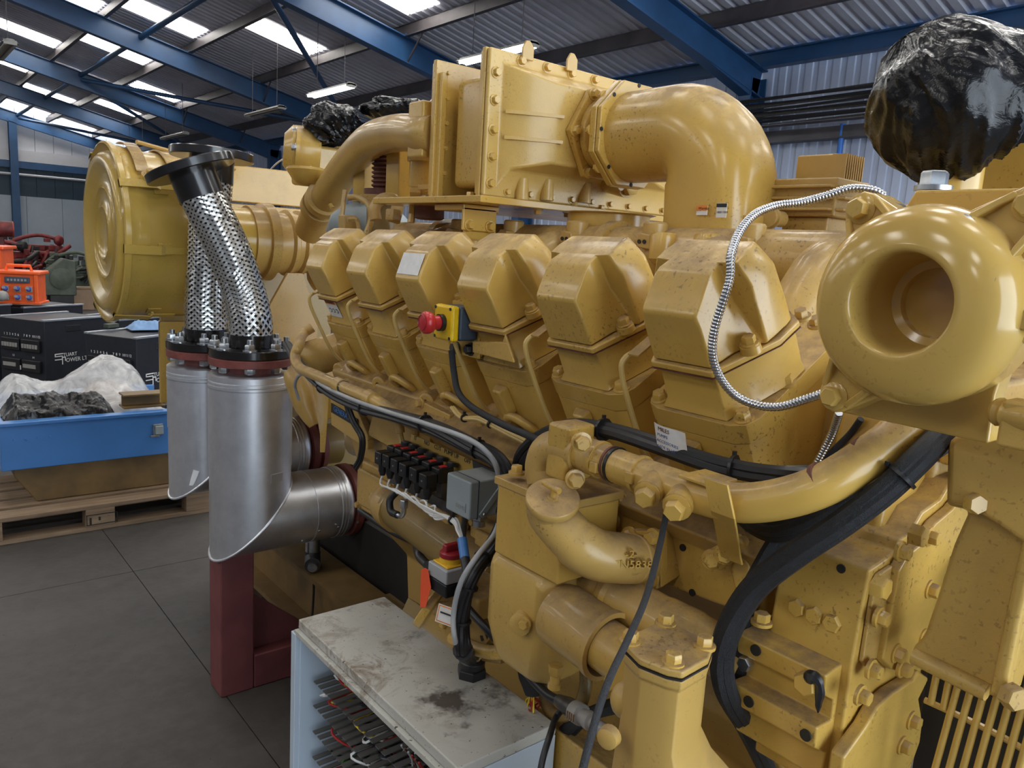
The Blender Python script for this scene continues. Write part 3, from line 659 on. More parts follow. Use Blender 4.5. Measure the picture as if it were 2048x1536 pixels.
cv_ = part('rocker_cover', MB().loft(rings), 'yellow', EN, .0038, 3)
part('flange', fg, 'yellow', cv_, .003)
part('gasket', MB().loft([outline(.0525, .0945, .007, -.088, g=.003, w=-.0122), outline(.0525, .0945, .007, -.088, g=.003, w=-.0114)]), 'rust_brown', cv_)
for v in (-.076, .076):
    part('bolt_pad', MB().lathe([(.015, 0), (.014, .010), (.011, .012)], bp(-.052, v, -.0005), BW, 14), 'yellow', cv_)
    bolt(cv_, bp(-.052, v, .011), BW, .0165, 'yellow')
for v in (-.092, .092): bolt(cv_, bp(-.160, v*.94, -.010), BW, .0165, 'yellow_dusty'); bolt(cv_, bp(-.190, v*.94, -.040), BW, .0165, 'yellow_dusty')
fl_ = part('fuel_line', MB().tube(spl([bp(-.035, .103, -.012), bp(.0, .112, -.010), bp(.014, .115, -.03), bp(.020, .115, -.10), bp(.022, .110, -.18), bp(.0, .106, -.25)], 6), .0044, 8), 'cable_yellow', EN)
part('clip', MB().box(bp(-.028, .098, -.006), (.05, .022, .004), (BU, AY, BW)), 'yellow_dusty', fl_, .001)
cyls = [[ho_, ro_, cv_, fl_]]
for k in range(1, 6):
    row = [copy_tree(o, STEP*k, EN) for o in (ho_, ro_, cv_, fl_)]; cyls.append(row)
# worn pale patch and warning stickers
def sticker(parent, p, ex, ey, w, h, top, rows, ttl=None, body='paper', name='sticker'):
    ex, ey = V(ex).normalized(), V(ey).normalized(); n = ex.cross(ey)
    o = part(name, MB().box(V(p)+ex*w/2+ey*h/2+n*.0006, (w, h, .0008), (ex, ey, n)), body, parent)
    if top: part('band', MB().box(V(p)+ex*w/2+ey*(h*(1-top/2)-h*.02)+n*.0012, (w*.94, h*top, .0006), (ex, ey, n)), 'orange_print', o) if wdepth(o) < 2 else None
    if ttl: text(parent, ttl, V(p)+ex*w*.28+ey*(h*(1-top*.80))+n*.0017, ex, ey, h*top*.42, 'black_print', .0002)
    mb = MB()
    for (a, b_, cw, ch) in rows: mb.box(V(p)+ex*w*a+ey*h*b_+n*.0012, (w*cw, h*ch, .0005), (ex, ey, n))
    if rows: part('print', mb, 'black_print', parent)
    return o
def wdepth(o):
    n = 0
    while o.parent is not None: n += 1; o = o.parent
    return n
B5 = lambda u, v, w: bp(u, v, w, 5)
# outboard face of base: reading direction -Y, up BW
p = bp(.0008, .046, -.068, 5); st = part('warning_sticker', MB().box(bp(.0012, .012, -.040, 5), (.062, .052, .0010), (NY, BW, NY.cross(BW))), 'paper', EN)
part('band', MB().box(bp(.0020, .012, -.021, 5), (.056, .013, .0008), (NY, BW, NY.cross(BW))), 'orange_print', st)
for i in range(3): part('symbol', MB().lathe([(.0065, 0), (.0065, .0006)], bp(.0016, .030-.018*i, -.047, 5), BU, 14), 'black_print', st)
for i in range(3): part('symbol_face', MB().lathe([(.0042, 0), (.0042, .0006)], bp(.0022, .030-.018*i, -.047, 5), BU, 10), 'paper', st)
text(st, 'WARNING', bp(.0026, .036, -.025, 5), NY, BW, .0075, 'black_print', .0002)
slp = (bp(-.040, 0, .119)-bp(-.002, 0, .087)).normalized(); sn = NY.cross(slp)
part('worn_label', MB().box(bp(-.021, 0, .1035, 3)+sn*.0008, (.080, .046, .001), (NY, slp, sn)), 'paper', EN, label='pale worn out label on a rocker cover')

# ---- exhaust side manifold log behind the covers
mx, mz = 1.31, 1.655
mf = MB().tube([V((mx, y, mz)) for y in (.38, .9, 1.3, 1.7, 2.15)], .062, 20)
mo = part('manifold', mf, 'yellow_dusty', EN)
for k in range(6):
    yk = .678+.234*k
    part('branch', MB().tube(spl([V((mx-.02, yk+.02, mz)), V((mx-.09, yk+.02, mz-.02)), bp(-.215, .02, -.13, k)], 4), [.05]*3+[.045]*6, 14), 'yellow_dusty', mo)
    part('column_boss', MB().lathe([(.026, -.06), (.026, .066), (.022, .070)], V((mx-.035, yk-.045, mz)), UP, 16), 'yellow_dusty', mo)
    part('ear', MB().loft([[V((mx-.075, yk-.07+a, mz+.012+b_)) for a, b_ in ((0, 0), (.035, .004), (.045, .02), (.03, .034), (.004, .030))], [V((mx-.04, yk-.07+a, mz+.012+b_)) for a, b_ in ((0, 0), (.035, .004), (.045, .02), (.03, .034), (.004, .030))]]), 'yellow_dusty', mo, .003)
    for q in (.016, .030): part('bolt_hole', MB().lathe([(.0045, 0), (.0045, .002)], V((mx-.0755, yk-.07+q, mz+.028)), NX, 10), 'dark_void', mo)
    part('lug', MB().prism([bp(-.175, .10, .0, k), bp(-.255, .10, .035, k), bp(-.27, .10, .02, k), bp(-.27, .10, -.07, k), bp(-.185, .10, -.05, k), bp(-.168, .10, -.015, k)], AY*.010), 'yellow_dusty', mo, .003)
for y in (1.225, 1.90): part('joint_flange', MB().lathe([(.074, 0), (.074, .028)], V((mx, y, mz)), AY, 24), 'yellow_dusty', mo)
for y in (.95, 1.06): part('outlet_boss', MB().lathe([(.018, -.075), (.027, -.065), (.027, -.02), (.024, -.012)], V((mx-.055, y, mz+.06)), UP, 16), 'yellow', mo)

# ---- aftercooler on its plate
ay0, ay1 = 1.50, 1.70
part('aftercooler_plate', MB().prism([V((1.07, 1.44, 1.752)), V((1.60, 1.46, 1.752)), V((1.83, 1.46, 1.752)), V((1.83, 1.93, 1.752)), V((1.07, 1.93, 1.752))], (0, 0, .016)), 'yellow', EN, .002)
part('aftercooler_seat', MB().lathe([(.10, 0), (.10, .03), (.115, .034)], V((1.40, 1.36, 1.716)), UP, 24), 'yellow', EN)
core = part('aftercooler_core', MB().bb((1.150, 1.535, 1.795), (1.77, 1.672, 2.055)), 'yellow', EN, .018, 4)
for yy, n in ((ay0, 'near'), (ay1, 'far')):
    fp = part('aftercooler_flange', MB().bb((1.108, yy, 1.769), (1.80, yy+.014, 2.100)).bb((1.112, yy+.0145, 1.775), (1.796, yy+.024, 2.094)), 'yellow', EN, .003)
    if n == 'far':
        part('mount_boss', MB().box((1.125, 1.695, 1.92), (.018, .02, .30)), 'yellow', fp, .003)
        for k in range(5): bolt(fp, V((1.134, 1.685, 1.83+.06*k)), NY, .010, 'yellow', False)
hr = lambda x0, x1, z0, z1, y: [V((x0, y, z0)), V((x1, y, z0)), V((x1, y, z1)), V((x0, y, z1))]
hs = part('aftercooler_housing', MB().loft([hr(1.110, 1.798, 1.770, 2.098, 1.4995), hr(1.110, 1.798, 1.770, 2.098, 1.486), hr(1.148, 1.76, 1.800, 2.070, 1.4855), hr(1.165, 1.74, 1.835, 2.062, 1.465), hr(1.255, 1.60, 1.855, 2.035, 1.415), hr(1.29, 1.55, 1.865, 2.02, 1.4145)]), 'yellow_rough', EN, .006, 3)
for z, in ((1.905,), (1.962,)):
    part('rib', MB().loft([hr(1.150, 1.152, z-.004, z+.004, 1.47), [V((1.165, 1.457, z-.004)), V((1.165, 1.47, z-.004)), V((1.165, 1.47, z+.004)), V((1.165, 1.457, z+.004))], [V((1.275, 1.404, z-.004)), V((1.275, 1.42, z-.004)), V((1.275, 1.42, z+.004)), V((1.275, 1.404, z+.004))]]), 'yellow_rough', hs, .002)
for z in (1.80, 1.86, 1.92, 1.985, 2.045): bolt(hs, V((1.129, 1.486, z)), NY, .0165, 'yellow')
for k in range(8): bolt(hs, V((1.20+.08*k, 1.486, 2.083)), NY, .0165, 'yellow')
for k in range(9): bolt(hs, V((1.18+.07*k, 1.486, 1.785)), NY, .013, 'yellow')
for x in (1.195, 1.335):
    le = part('lifting_eye', MB().prism([V((x, 1.480, 2.086)), V((x+.034, 1.480, 2.086)), V((x+.034, 1.480, 2.115)), V((x+.022, 1.480, 2.128)), V((x+.010, 1.480, 2.128)), V((x, 1.480, 2.112))], (0, -.006, 0)), 'yellow_dusty', hs, .002)
for x, z in ((1.30, 1.795), (1.43, 1.80), (1.22, 1.79)): part('bolt_boss', MB().lathe([(.017, 0), (.015, .05)], V((x, 1.478, z-.02)), UP, 12), 'yellow_rough', hs)
pb = part('plug_boss', MB().tube([V((1.50, 1.46, 1.84)), V((1.49, 1.385, 1.825))], .030, 18), 'yellow_rough', hs)
bolt(hs, V((1.49, 1.386, 1.8255)), NY, .044, 'yellow', False, h=.016)
# outlet flange, pipe and elbow
ox, oz = 1.405, 1.935
def ngon(x, z, r, n, y, rot=0): return [V((x+r*math.cos(rot+2*math.pi*k/n), y, z+r*math.sin(rot+2*math.pi*k/n))) for k in range(n)]
of = part('outlet_flange', MB().loft([ngon(ox, oz, .118, 6, 1.414, 0), ngon(ox, oz, .118, 6, 1.396, 0)]).lathe([(.090, 0), (.088, .016), (.078, .022)], V((ox, 1.396, oz)), NY, 32), 'yellow', EN, .004)
for k in range(6):
    a = math.pi/6+math.pi/3*k+math.pi/6; bolt(of, V((ox+.104*math.cos(a), 1.396, oz+.104*math.sin(a))), NY, .019, 'yellow')
part('outlet_pipe', MB().cyl((ox, 1.39, oz), (ox, 1.325, oz), .074, 36), 'yellow', EN)
ef_ = part('elbow_flange', MB().loft([ngon(ox, oz-.005, .128, 8, 1.332, math.pi/8), ngon(ox, oz-.005, .128, 8, 1.314, math.pi/8)]).loft([ngon(ox, oz-.005, .126, 8, 1.313, math.pi/8), ngon(ox, oz-.005, .126, 8, 1.300, math.pi/8)]), 'yellow', EN, .003)
for k in range(8):
    a = math.pi/4*k; bolt(ef_, V((ox+.112*math.cos(a), 1.3325, oz-.005+.112*math.sin(a))), AY, .016, 'yellow')
    part('bolt_hole', MB().lathe([(.005, 0), (.005, .0012)], V((ox+.112*math.cos(a), 1.300, oz-.005+.112*math.sin(a))), NY, 10), 'dark_void', ef_)
# elbow: round at the flange, flattened box section where it meets the manifold
rg = []; cyy, czz, br = 1.165, 1.805, .120
path = [(1.305, czz+br, 0), (1.24, czz+br, 0)]+[(cyy-br*math.sin(a), czz+br*math.cos(a), a) for a in [R(q) for q in range(0, 91, 9)]]+[(cyy-br-.002, 1.77, R(90)), (cyy-br-.004, 1.735, R(90)), (cyy-br-.004, 1.700, R(90))]
for i, (yy, zz, a) in enumerate(path):
    f = min(1, max(0, (i-6)/6)); rr = .103; n = 32; ring = []
    for k in range(n):
        t_ = 2*math.pi*k/n; ct_, st_ = math.cos(t_), math.sin(t_)
        e = 1-.42*f; sg = lambda q: (1 if q >= 0 else -1)
        lx, ly = rr*sg(ct_)*abs(ct_)**e, rr*sg(st_)*abs(st_)**e
        ring.append(V((ox+lx*(1-.06*f), yy-ly*math.sin(a)*1.0, zz+ly*math.cos(a))))
    rg.append(ring)
el = part('elbow', MB().loft(rg), 'yellow', EN)
part('seam_clamp', MB().box((ox-.03, .905+.028, 1.737), (.05, .03, .018)), 'yellow', el, .003)
# stickers on the elbow
for (x0, y0, x1, y1, nm) in ((1393, 411, 1416, 430, 0), (1432, 406, 1455, 435, 1)):
    a = pX(x0, y1, ox-.100); b_ = pX(x1, y0, ox-.100); cpt = (a+b_)/2
    sk = part('sticker', MB().box((ox-.1005, cpt.y, cpt.z), (.0015, abs(a.y-b_.y), abs(b_.z-a.z))), 'paper', el)
    if nm == 0: part('sticker', MB().box((ox-.1015, cpt.y, b_.z-.005), (.0015, abs(a.y-b_.y), .010)), 'orange_print', el)
    else: part('sticker', MB().box((ox-.1015, cpt.y, b_.z-.0045), (.0015, abs(a.y-b_.y), .007)), 'black_print', el)
    if nm == 0: text(el, 'Warning', V((ox-.1026, cpt.y+.008, b_.z-.008)), NY, UP, .0055, 'black_print', .0001)
    text(el, '1800 1500' if nm else '!  O', V((ox-.1016, cpt.y+.011, a.z+.008)), NY, UP, .0045, 'black_print', .0001)
# plate bracket below the aftercooler
br_ = part('plate_bracket', MB().bb((1.092, 1.535, 1.736), (1.20, 1.66, 1.7515)).loft([[V((1.092, y, z)), V((1.192, y, z)), V((1.192, y+.008, z)), V((1.092, y+.008, z))] for y, z in ((1.535, 1.745), (1.535, 1.690))]), 'yellow', EN, .003)
part('support_strap', MB().loft([[V((1.105, y, z)), V((1.20, y, z)), V((1.20, y+.008, z)), V((1.105, y+.008, z))] for y, z in ((1.545, 1.735), (1.545, 1.672), (1.53, 1.655), (1.505, 1.630), (1.495, 1.58), (1.495, 1.52))]), 'yellow', EN, .002)
for x in (1.110, 1.172): bolt(br_, V((x, 1.535, 1.703)), NY, .018, 'yellow')
for x in (1.12, 1.165):
    bolt(br_, V((x, 1.55, 1.768)), UP, .017, 'yellow', True); bolt(br_, V((x, 1.55, 1.736)), -UP, .017, 'yellow', True, True)
for y in (1.465,):
    for x in (1.28, 1.38): bolt(EN, V((x, y+.02, 1.752)), -UP, .016, 'yellow')
    for x in (1.40, 1.50): bolt(EN, V((x, y+.02, 1.768)), UP, .016, 'yellow')

# ---- charge pipe from the aftercooler back to the turbocharger
cp = [pD(868, 268, 1.99), pD(845, 268, 2.02), pD(795, 266, 2.2), pD(745, 280, 2.42), pD(708, 315, 2.66), pD(680, 352, 2.86), pD(655, 392, 3.02), pD(633, 430, 3.18), pD(622, 460, 3.28)]
cpo = part('charge_pipe', MB().tube(spl(cp, 6), [.046+(.066-.046)*i/48 for i in range(49)], 24), 'yellow_dusty', EN)
part('pipe_adaptor', MB().box(pD(862, 264, 2.03), (.10, .07, .14)), 'yellow', EN, .006)
part('pipe_ear', MB().box(pD(835, 262, 2.07), (.05, .05, .075)), 'yellow', cpo, .006)
bolt(cpo, pD(832, 242, 2.06), UP, .016, 'zinc')
d_ = (cp[6]-cp[5]).normalized()
part('hose_clamp', MB().lathe([(.069, -.005), (.073, -.004), (.073, .035), (.069, .036)], pD(650, 396, 3.03), d_, 28).lathe([(.068, .06), (.074, .062), (.074, .105), (.068, .107)], pD(650, 396, 3.03), d_, 28), 'yellow_dusty', cpo)
part('clamp_lug', MB().cyl(pD(660, 408, 2.95), pD(664, 416, 2.95), .010, 10), 'yellow', cpo)
for i in range(9):
    q = pD(650+i*3.2, 352-i*5.6+3*(i % 2), 2.86-.02*i); part('cast_mark', MB().sphere(q, .006, (1, 1, 1), 6, 4), 'yellow_dusty', cpo)
part('stay_rod', MB().cyl(pD(842, 238, 2.05), pD(884, 178, 1.95), .007, 8), 'yellow', EN)

# ---- air intake run: canister outlet, bellows sleeve, turbocharger inlet
ay, az = 3.40, 1.622
part('intake_hump', MB().lathe([(.150, .0), (.150, .06), (.165, .062), (.170, .10), (.150, .105), (.135, .11), (.135, .14)], V((1.27, ay, az)), AX, 36), 'yellow_dusty', EN)
part('intake_sleeve', MB().lathe([(.132, 0), (.132, .03), (.146, .04), (.146, .055), (.132, .065), (.132, .085), (.146, .095), (.146, .11), (.132, .12), (.132, .24)], V((1.405, ay, az)), AX, 36), 'yellow_dusty', EN)
part('turbo_inlet', MB().lathe([(.135, 0), (.165, .01), (.175, .05), (.170, .09), (.12, .13), (.08, .16)], V((1.61, ay, az-.01)), AX, 36), 'yellow_dusty', EN)
part('turbo_scroll', MB().tube(spl([V((1.70, ay, az-.20)), V((1.64, ay, az-.17)), V((1.60, ay-.05, az-.12)), V((1.66, ay-.1, az-.05))], 5), .06, 14), 'yellow_dusty', EN)
# wrapped turbocharger group above
tbp = pD(630, 310, 3.05)
tu = part('turbo_housing', MB().lathe([(.03, -.05), (.095, -.045), (.10, .0), (.095, .06), (.06, .09)], pD(615, 305, 3.05), V((-.9, .35, .05)), 28), 'yellow', EN)
part('turbo_flange', MB().lathe([(.090, 0), (.090, .014), (.086, .016)], pD(598, 300, 3.02), V((-.9, .35, .05)), 28), 'yellow', EN)
for a in (0, 1, 2, 3, 4, 5): bolt(tu, pD(598, 300, 3.02)+frame(V((-.9, .35, .05)))[0]*(.072*math.cos(a*1.05))+frame(V((-.9, .35, .05)))[1]*(.072*math.sin(a*1.05))+V((-.9, .35, .05)).normalized()*.015, V((-.9, .35, .05)), .022, 'zinc')
part('turbo_body', MB().box(pD(645, 335, 3.1), (.20, .16, .15)), 'yellow', EN, .015)
part('turbo_duct', MB().tube([pD(640, 300, 3.15), pD(720, 300, 3.3)], .075, 20), 'yellow', EN)
part('turbo_foot', MB().lathe([(.07, 0), (.075, .01), (.05, .05), (.02, .07)], pD(612, 335, 3.02), -UP, 20), 'yellow', EN)
# exhaust bellows between panels
bl = pD(768, 392, 2.55); r_ = .034
prf = [(r_+.03, 0), (r_+.03, .02), (r_+.004, .022)]
for k in range(9): prf += [(r_, .025+k*.0135), (r_+.008, .030+k*.0135), (r_+.008, .034+k*.0135), (r_, .038+k*.0135)]
part('exhaust_bellows', MB().lathe(prf, bl, UP, 24), 'rust_brown', EN, label='rusty brown corrugated exhaust bellows')
part('bellows_base', MB().lathe([(.075, -.03), (.075, 0)], bl, UP, 24), 'yellow_dusty', EN)
part('exhaust_riser', MB().tube([bl-UP*.03, bl-UP*.2], .055, 16), 'yellow_old', EN)
part('heat_shield', MB().box(pD(730, 345, 2.68), (.05, .08, .20)), 'yellow', EN, .004)
part('heat_shield', MB().box(pD(812, 348, 2.45), (.10, .08, .17)), 'yellow', EN, .004)
part('filter_pot', MB().lathe([(.045, 0), (.045, .07), (.052, .072), (.052, .085), (.04, .09), (.04, .12)], pD(848, 375, 2.30), UP, 20), 'yellow', EN)
for i, (x, y) in enumerate(((822, 385), (838, 380), (852, 384), (865, 380))): part('fitting', MB().hexa(pD(x, y, 2.2), V((.7, -.7, .1*i)), .016, .03), 'yellow_dusty', EN)
cpz = pD(858, 440, 2.1); part('sight_cup', MB().lathe([(.030, 0), (.040, .004), (.040, .048), (.036, .052)], cpz, UP, 20), 'rust_brown', EN, label='dark red brown cup below the aftercooler plate')
part('post', MB().cyl(pD(822, 445, 2.1), pD(828, 395, 2.1), .010, 8), 'yellow', EN)
part('oil_pipe', MB().tube(spl([pD(752, 440, 2.3), pD(750, 415, 2.3), pD(765, 398, 2.3), pD(786, 398, 2.3), pD(792, 405, 2.3)], 5), .017, 12), 'yellow_dusty', EN)
part('union', MB().hexa(pD(780, 425, 2.25), V((.8, -.5, -.2)), .030, .035).hexa(pD(786, 440, 2.2), UP, .024, .03), 'yellow_dusty', EN)
part('oil_pipe', MB().tube(spl([pD(695, 395, 2.45), pD(715, 395, 2.45), pD(738, 410, 2.4), pD(742, 440, 2.4), pD(732, 470, 2.4)], 5), .010, 10), 'yellow_dusty', EN)
part('oil_pipe', MB().tube([pD(683, 440, 2.5), pD(690, 380, 2.5)], .008, 8), 'yellow_dusty', EN)
part('fitting_block', MB().box(pD(695, 445, 2.5), (.045, .045, .045)), 'yellow_dusty', EN, .004)
part('oil_pipe', MB().tube(spl([pD(697, 438, 2.45), pD(714, 440, 2.45), pD(718, 465, 2.45)], 4), .007, 8), 'yellow_dusty', EN)
part('heat_blanket', MB().sphere(pD(740, 455, 2.75), .13, (1.2, .8, .7), 14, 8).sphere(pD(705, 465, 2.85), .10, (1, .8, .7), 12, 8), 'grey_box', EN, label='grey quilted heat blanket between the pipes')
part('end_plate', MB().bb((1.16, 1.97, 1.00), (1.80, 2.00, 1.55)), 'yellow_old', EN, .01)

# ---- generator end framing beyond the cylinders
part('rear_beam', MB().bb((1.22, 3.80, 1.80), (1.92, 3.86, 1.97)).bb((1.22, 3.78, 1.74), (1.92, 3.84, 1.79)), 'yellow', EN, .006)
part('rear_panel', MB().bb((1.04, 3.84, .95), (1.90, 3.88, 1.73)), 'yellow_old', EN, .004)
part('side_panel', MB().bb((.912, 3.40, .93), (1.05, 3.42, 1.275)), 'yellow', EN, .004)
part('intake_bracket', MB().prism([V((1.36, 3.16, 1.50)), V((1.43, 3.16, 1.50)), V((1.50, 3.16, 1.30)), V((1.50, 3.16, 1.14)), V((1.28, 3.16, 1.14)), V((1.28, 3.16, 1.36))], (0, .02, 0)), 'yellow_grimy', EN, .003)
part('support_shelf', MB().bb((1.15, 2.45, 1.11), (1.75, 3.60, 1.138)), 'yellow', EN, .004)
part('shelf_rail', MB().bb((1.15, 2.42, 1.04), (1.75, 2.448, 1.137)), 'yellow', EN, .004)
part('flywheel_housing', MB().lathe([(.10, 0), (.27, .01), (.27, .30), (.10, .31)], V((XC+.08, 1.99, .86)), AY, 40), 'yellow_old', EN)
part('alternator_body', MB().lathe([(.15, 0), (.30, .02), (.30, .55), (.15, .58)], V((XC+.20, 3.0, .75)), AY, 40), 'yellow_old', EN)
# ---- skid base under everything
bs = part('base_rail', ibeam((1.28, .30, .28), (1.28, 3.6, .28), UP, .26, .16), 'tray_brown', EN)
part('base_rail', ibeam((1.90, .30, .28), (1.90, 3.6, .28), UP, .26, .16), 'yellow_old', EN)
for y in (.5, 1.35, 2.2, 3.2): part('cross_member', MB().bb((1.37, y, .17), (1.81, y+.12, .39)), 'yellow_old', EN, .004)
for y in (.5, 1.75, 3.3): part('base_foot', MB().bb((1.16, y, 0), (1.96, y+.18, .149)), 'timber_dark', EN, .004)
part('drip_tray', MB().bb((1.10, .55, .40), (1.16, 1.9, .41)), 'red_oxide', EN)
part('mount_wedge', MB().prism([V((1.10, 1.78, .411)), V((1.25, 1.78, .411)), V((1.25, 1.78, .56)), V((1.20, 1.78, .60))], (0, .10, 0)), 'yellow_old', EN, .004)

# ---- oil rail with unions running under the heads
rail = [(598, 690, .93), (590, 712, .915), (598, 735, .90), (625, 748, .88), (682, 772, .86), (745, 799, .85), (790, 826, .87), (830, 850, .93)]
ra = part('oil_rail', MB().tube(spl([pX(625, 655, 1.02), pX(606, 668, .99)]+[pX(*q) for q in rail], 5), .0145, 14), 'yellow_dusty', EN)
for x, y, X in ((680, 771, .86), (742, 797, .85)): part('union', MB().tube([pX(x-6, y-3, X), pX(x+6, y+3.5, X)], .019, 12), 'yellow_dusty', ra)
part('union', MB().tube([pX(684, 773, .86), pX(690, 776, .86)], .0165, 12), 'steel_dark', ra)
part('oil_filter_head', MB().lathe([(.03, -.03), (.055, -.02), (.055, .10), (.03, .12)], pX(632, 715, 1.02), V((.5, -.6, .3)), 18), 'yellow_dusty', EN)
part('side_casting', MB().tube(spl([pD(578, 740, 2.5), pD(598, 770, 2.5), pD(612, 815, 2.5), pD(630, 850, 2.5)], 4), [.02, .03, .035, .04, .04, .04, .04, .038, .035, .03, .028, .025, .02], 14), 'yellow_dusty', EN)
part('bracket_strap', MB().loft([[pX(622, 755, 1.02), pX(660, 760, 1.02), pX(660, 760, 1.03), pX(622, 755, 1.03)], [pX(640, 870, 1.02), pX(655, 840, 1.02), pX(655, 840, 1.03), pX(640, 870, 1.03)], [pX(640, 905, 1.04), pX(650, 905, 1.04), pX(650, 905, 1.05), pX(640, 905, 1.05)]]), 'yellow', EN, .002)
part('lifting_plate', MB().prism([pX(660, 770, 1.0), pX(700, 790, 1.0), pX(735, 870, 1.0), pX(735, 900, 1.0), pX(662, 850, 1.0)], AX*.02), 'yellow_dusty', EN, .003)
npl = part('name_plate', MB().prism([pX(664, 806, .998), pX(716, 838, .998), pX(718, 856, .998), pX(664, 824, .998)], NX*.003), 'black_print', EN, label='black plate with blue lettering half hidden by cables')
e1 = (pX(716, 838, .998)-pX(664, 806, .998)); text(npl, 'GENERATION', pX(667, 821, .9945), e1, UP, .016, 'tray_blue', .0004)
part('side_plate', MB().prism([pX(745, 830, 1.005), pX(860, 860, 1.005), pX(860, 920, 1.005), pX(800, 905, 1.005), pX(735, 870, 1.005)], AX*.012), 'yellow_dusty', EN, .002)
dp = part('drain_line', MB().tube(spl([pX(796, 835, .97), pX(800, 862, .97), pX(803, 880, .97), pX(812, 905, .97)], 4), .007, 8), 'cable_yellow', EN); part('sleeve', MB().tube([pX(797, 838, .97), pX(801, 866, .97)], .011, 10), 'yellow_dusty', dp)
part('stay_pipe', MB().tube(spl([pX(832, 835, 1.0), pX(830, 870, 1.0), pX(826, 900, 1.0)], 4), .010, 8), 'yellow_dusty', EN)
# lower oil gallery casting by the solenoid rack
part('oil_cooler', MB().tube([pX(790, 1010, 1.03), pX(880, 1075, 1.03), pX(1000, 1160, 1.03)], .055, 20), 'yellow_old', EN)
part('oil_cooler_bonnet', MB().tube(spl([pX(756, 998, 1.05), pX(775, 1005, 1.04), pX(800, 1022, 1.03)], 4), [.03, .035, .04, .045, .05, .058, .06, .06, .06], 18), 'yellow_dusty', EN)
part('elbow_pipe', MB().tube(spl([pX(715, 885, 1.14), pX(740, 890, 1.12), pX(760, 915, 1.10), pX(770, 950, 1.10)], 5), .042, 16), 'yellow_old', EN)
bp_ = part('block_pad', MB().prism([pX(836, 800, .955), pX(900, 830, .955), pX(897, 848, .955), pX(833, 818, .955)], AX*.03), 'yellow_dusty', EN, .003); bolt(bp_, pX(842, 806, .955), NX, .016, 'yellow_dusty')
# ================================================================== FRONT END AND SIDE ACCESSORIES OF THE ENGINE
# ---- coolant pipe with elbow, flange, couplings and plugs
WX = [(1092, 962, .80), (1088, 930, .80), (1100, 903, .80), (1130, 896, .80), (1165, 908, .80)]
we = part('coolant_elbow', MB().tube(spl([pX(*q) for q in WX], 6), [.030]*8+[.030]*17, 20), 'yellow_dusty', EN)
f1 = pX(1140, 900, .80); pd = (pX(1250, 938, .80)-pX(1165, 908, .80)).normalized()
fb = part('elbow_clamp', MB().box(f1, (.045, .058, .085), (pd, AX, pd.cross(AX))), 'yellow', EN, .006)
bolt(fb, pX(1163, 884, .765), NX*.6+pd, .019, 'yellow'); bolt(fb, pX(1150, 958, .775), NX*.5+pd, .019, 'yellow')
cp_ = [(1165, 908, .80), (1200, 919, .80), (1250, 938, .80), (1330, 968, .80), (1400, 990, .80), (1470, 1005, .80), (1550, 1000, .81), (1640, 973, .83), (1730, 920, .87), (1800, 866, .92), (1850, 815, .97)]
co_ = part('coolant_pipe', MB().tube(spl([pX(*q) for q in cp_], 7), .0245, 24), 'yellow', EN)
for x, y, r_, m, l in ((1190, 916, .0262, 'yellow_dusty', .030), (1201, 919, .0275, 'yellow', .006), (1224, 927, .0258, 'rust_brown', .004), (1232, 930, .0262, 'black_plastic', .005), (1282, 950, .0275, 'yellow', .006)):
    p = pX(x, y, .80); part('coupling_band', MB().cyl(p-pd*l/2, p+pd*l/2, r_, 24), m, co_)
for x, y in ((1190, 934), (1262, 955)): part('clamp_screw', MB().box(pX(x, y, .777), (.014, .012, .016), (pd, AX, pd.cross(AX))), 'yellow', co_, .002)
for x, y in ((1318, 958), (1375, 982)):
    a = pX(x, y, .80); dn = (V((-.9, -.35, -.25))).normalized()
    part('plug_boss', MB().tube([a, a+dn*.042], .019, 18), 'yellow', co_); bolt(co_, a+dn*.042, dn, .023, 'yellow', True)
for x, y, X in ((1648, 965, .805), (1735, 915, .845)):
    p = pX(x, y, X+.027); t_ = (pX(x+10, y-5, X+.03)-pX(x-10, y+5, X+.03)).normalized()
    part('paint_stripe', MB().cyl(p-t_*.003, p+t_*.003, .0249, 24), 'rust_brown', co_)
# pipe bracket strap
stp = [(1418, 955, .770), (1430, 962, .762), (1438, 1000, .762), (1444, 1030, .768), (1449, 1052, .80), (1458, 1105, .86), (1462, 1122, .87)]
pp = [pX(*q) for q in stp]
pk = part('pipe_strap', MB().loft([[p-pd*.017, p+pd*.017, p+pd*.017+AX*.004, p-pd*.017+AX*.004] for p in pp]), 'yellow', EN, .001)
part('strap_top', MB().box(pX(1415, 957, .80)+UP*.0005, (.050, .055, .004), (pd, AX, pd.cross(AX))), 'yellow', pk, .001)
part('strap_foot', MB().prism([pX(1405, 1105, .895), pX(1450, 1082, .895), pX(1472, 1120, .895), pX(1438, 1142, .895)], AX*.006), 'yellow', pk, .002)
for x, y in ((1424, 1118), (1450, 1108)): bolt(pk, pX(x, y, .892), V((-.8, -.5, .1)), .019, 'yellow')
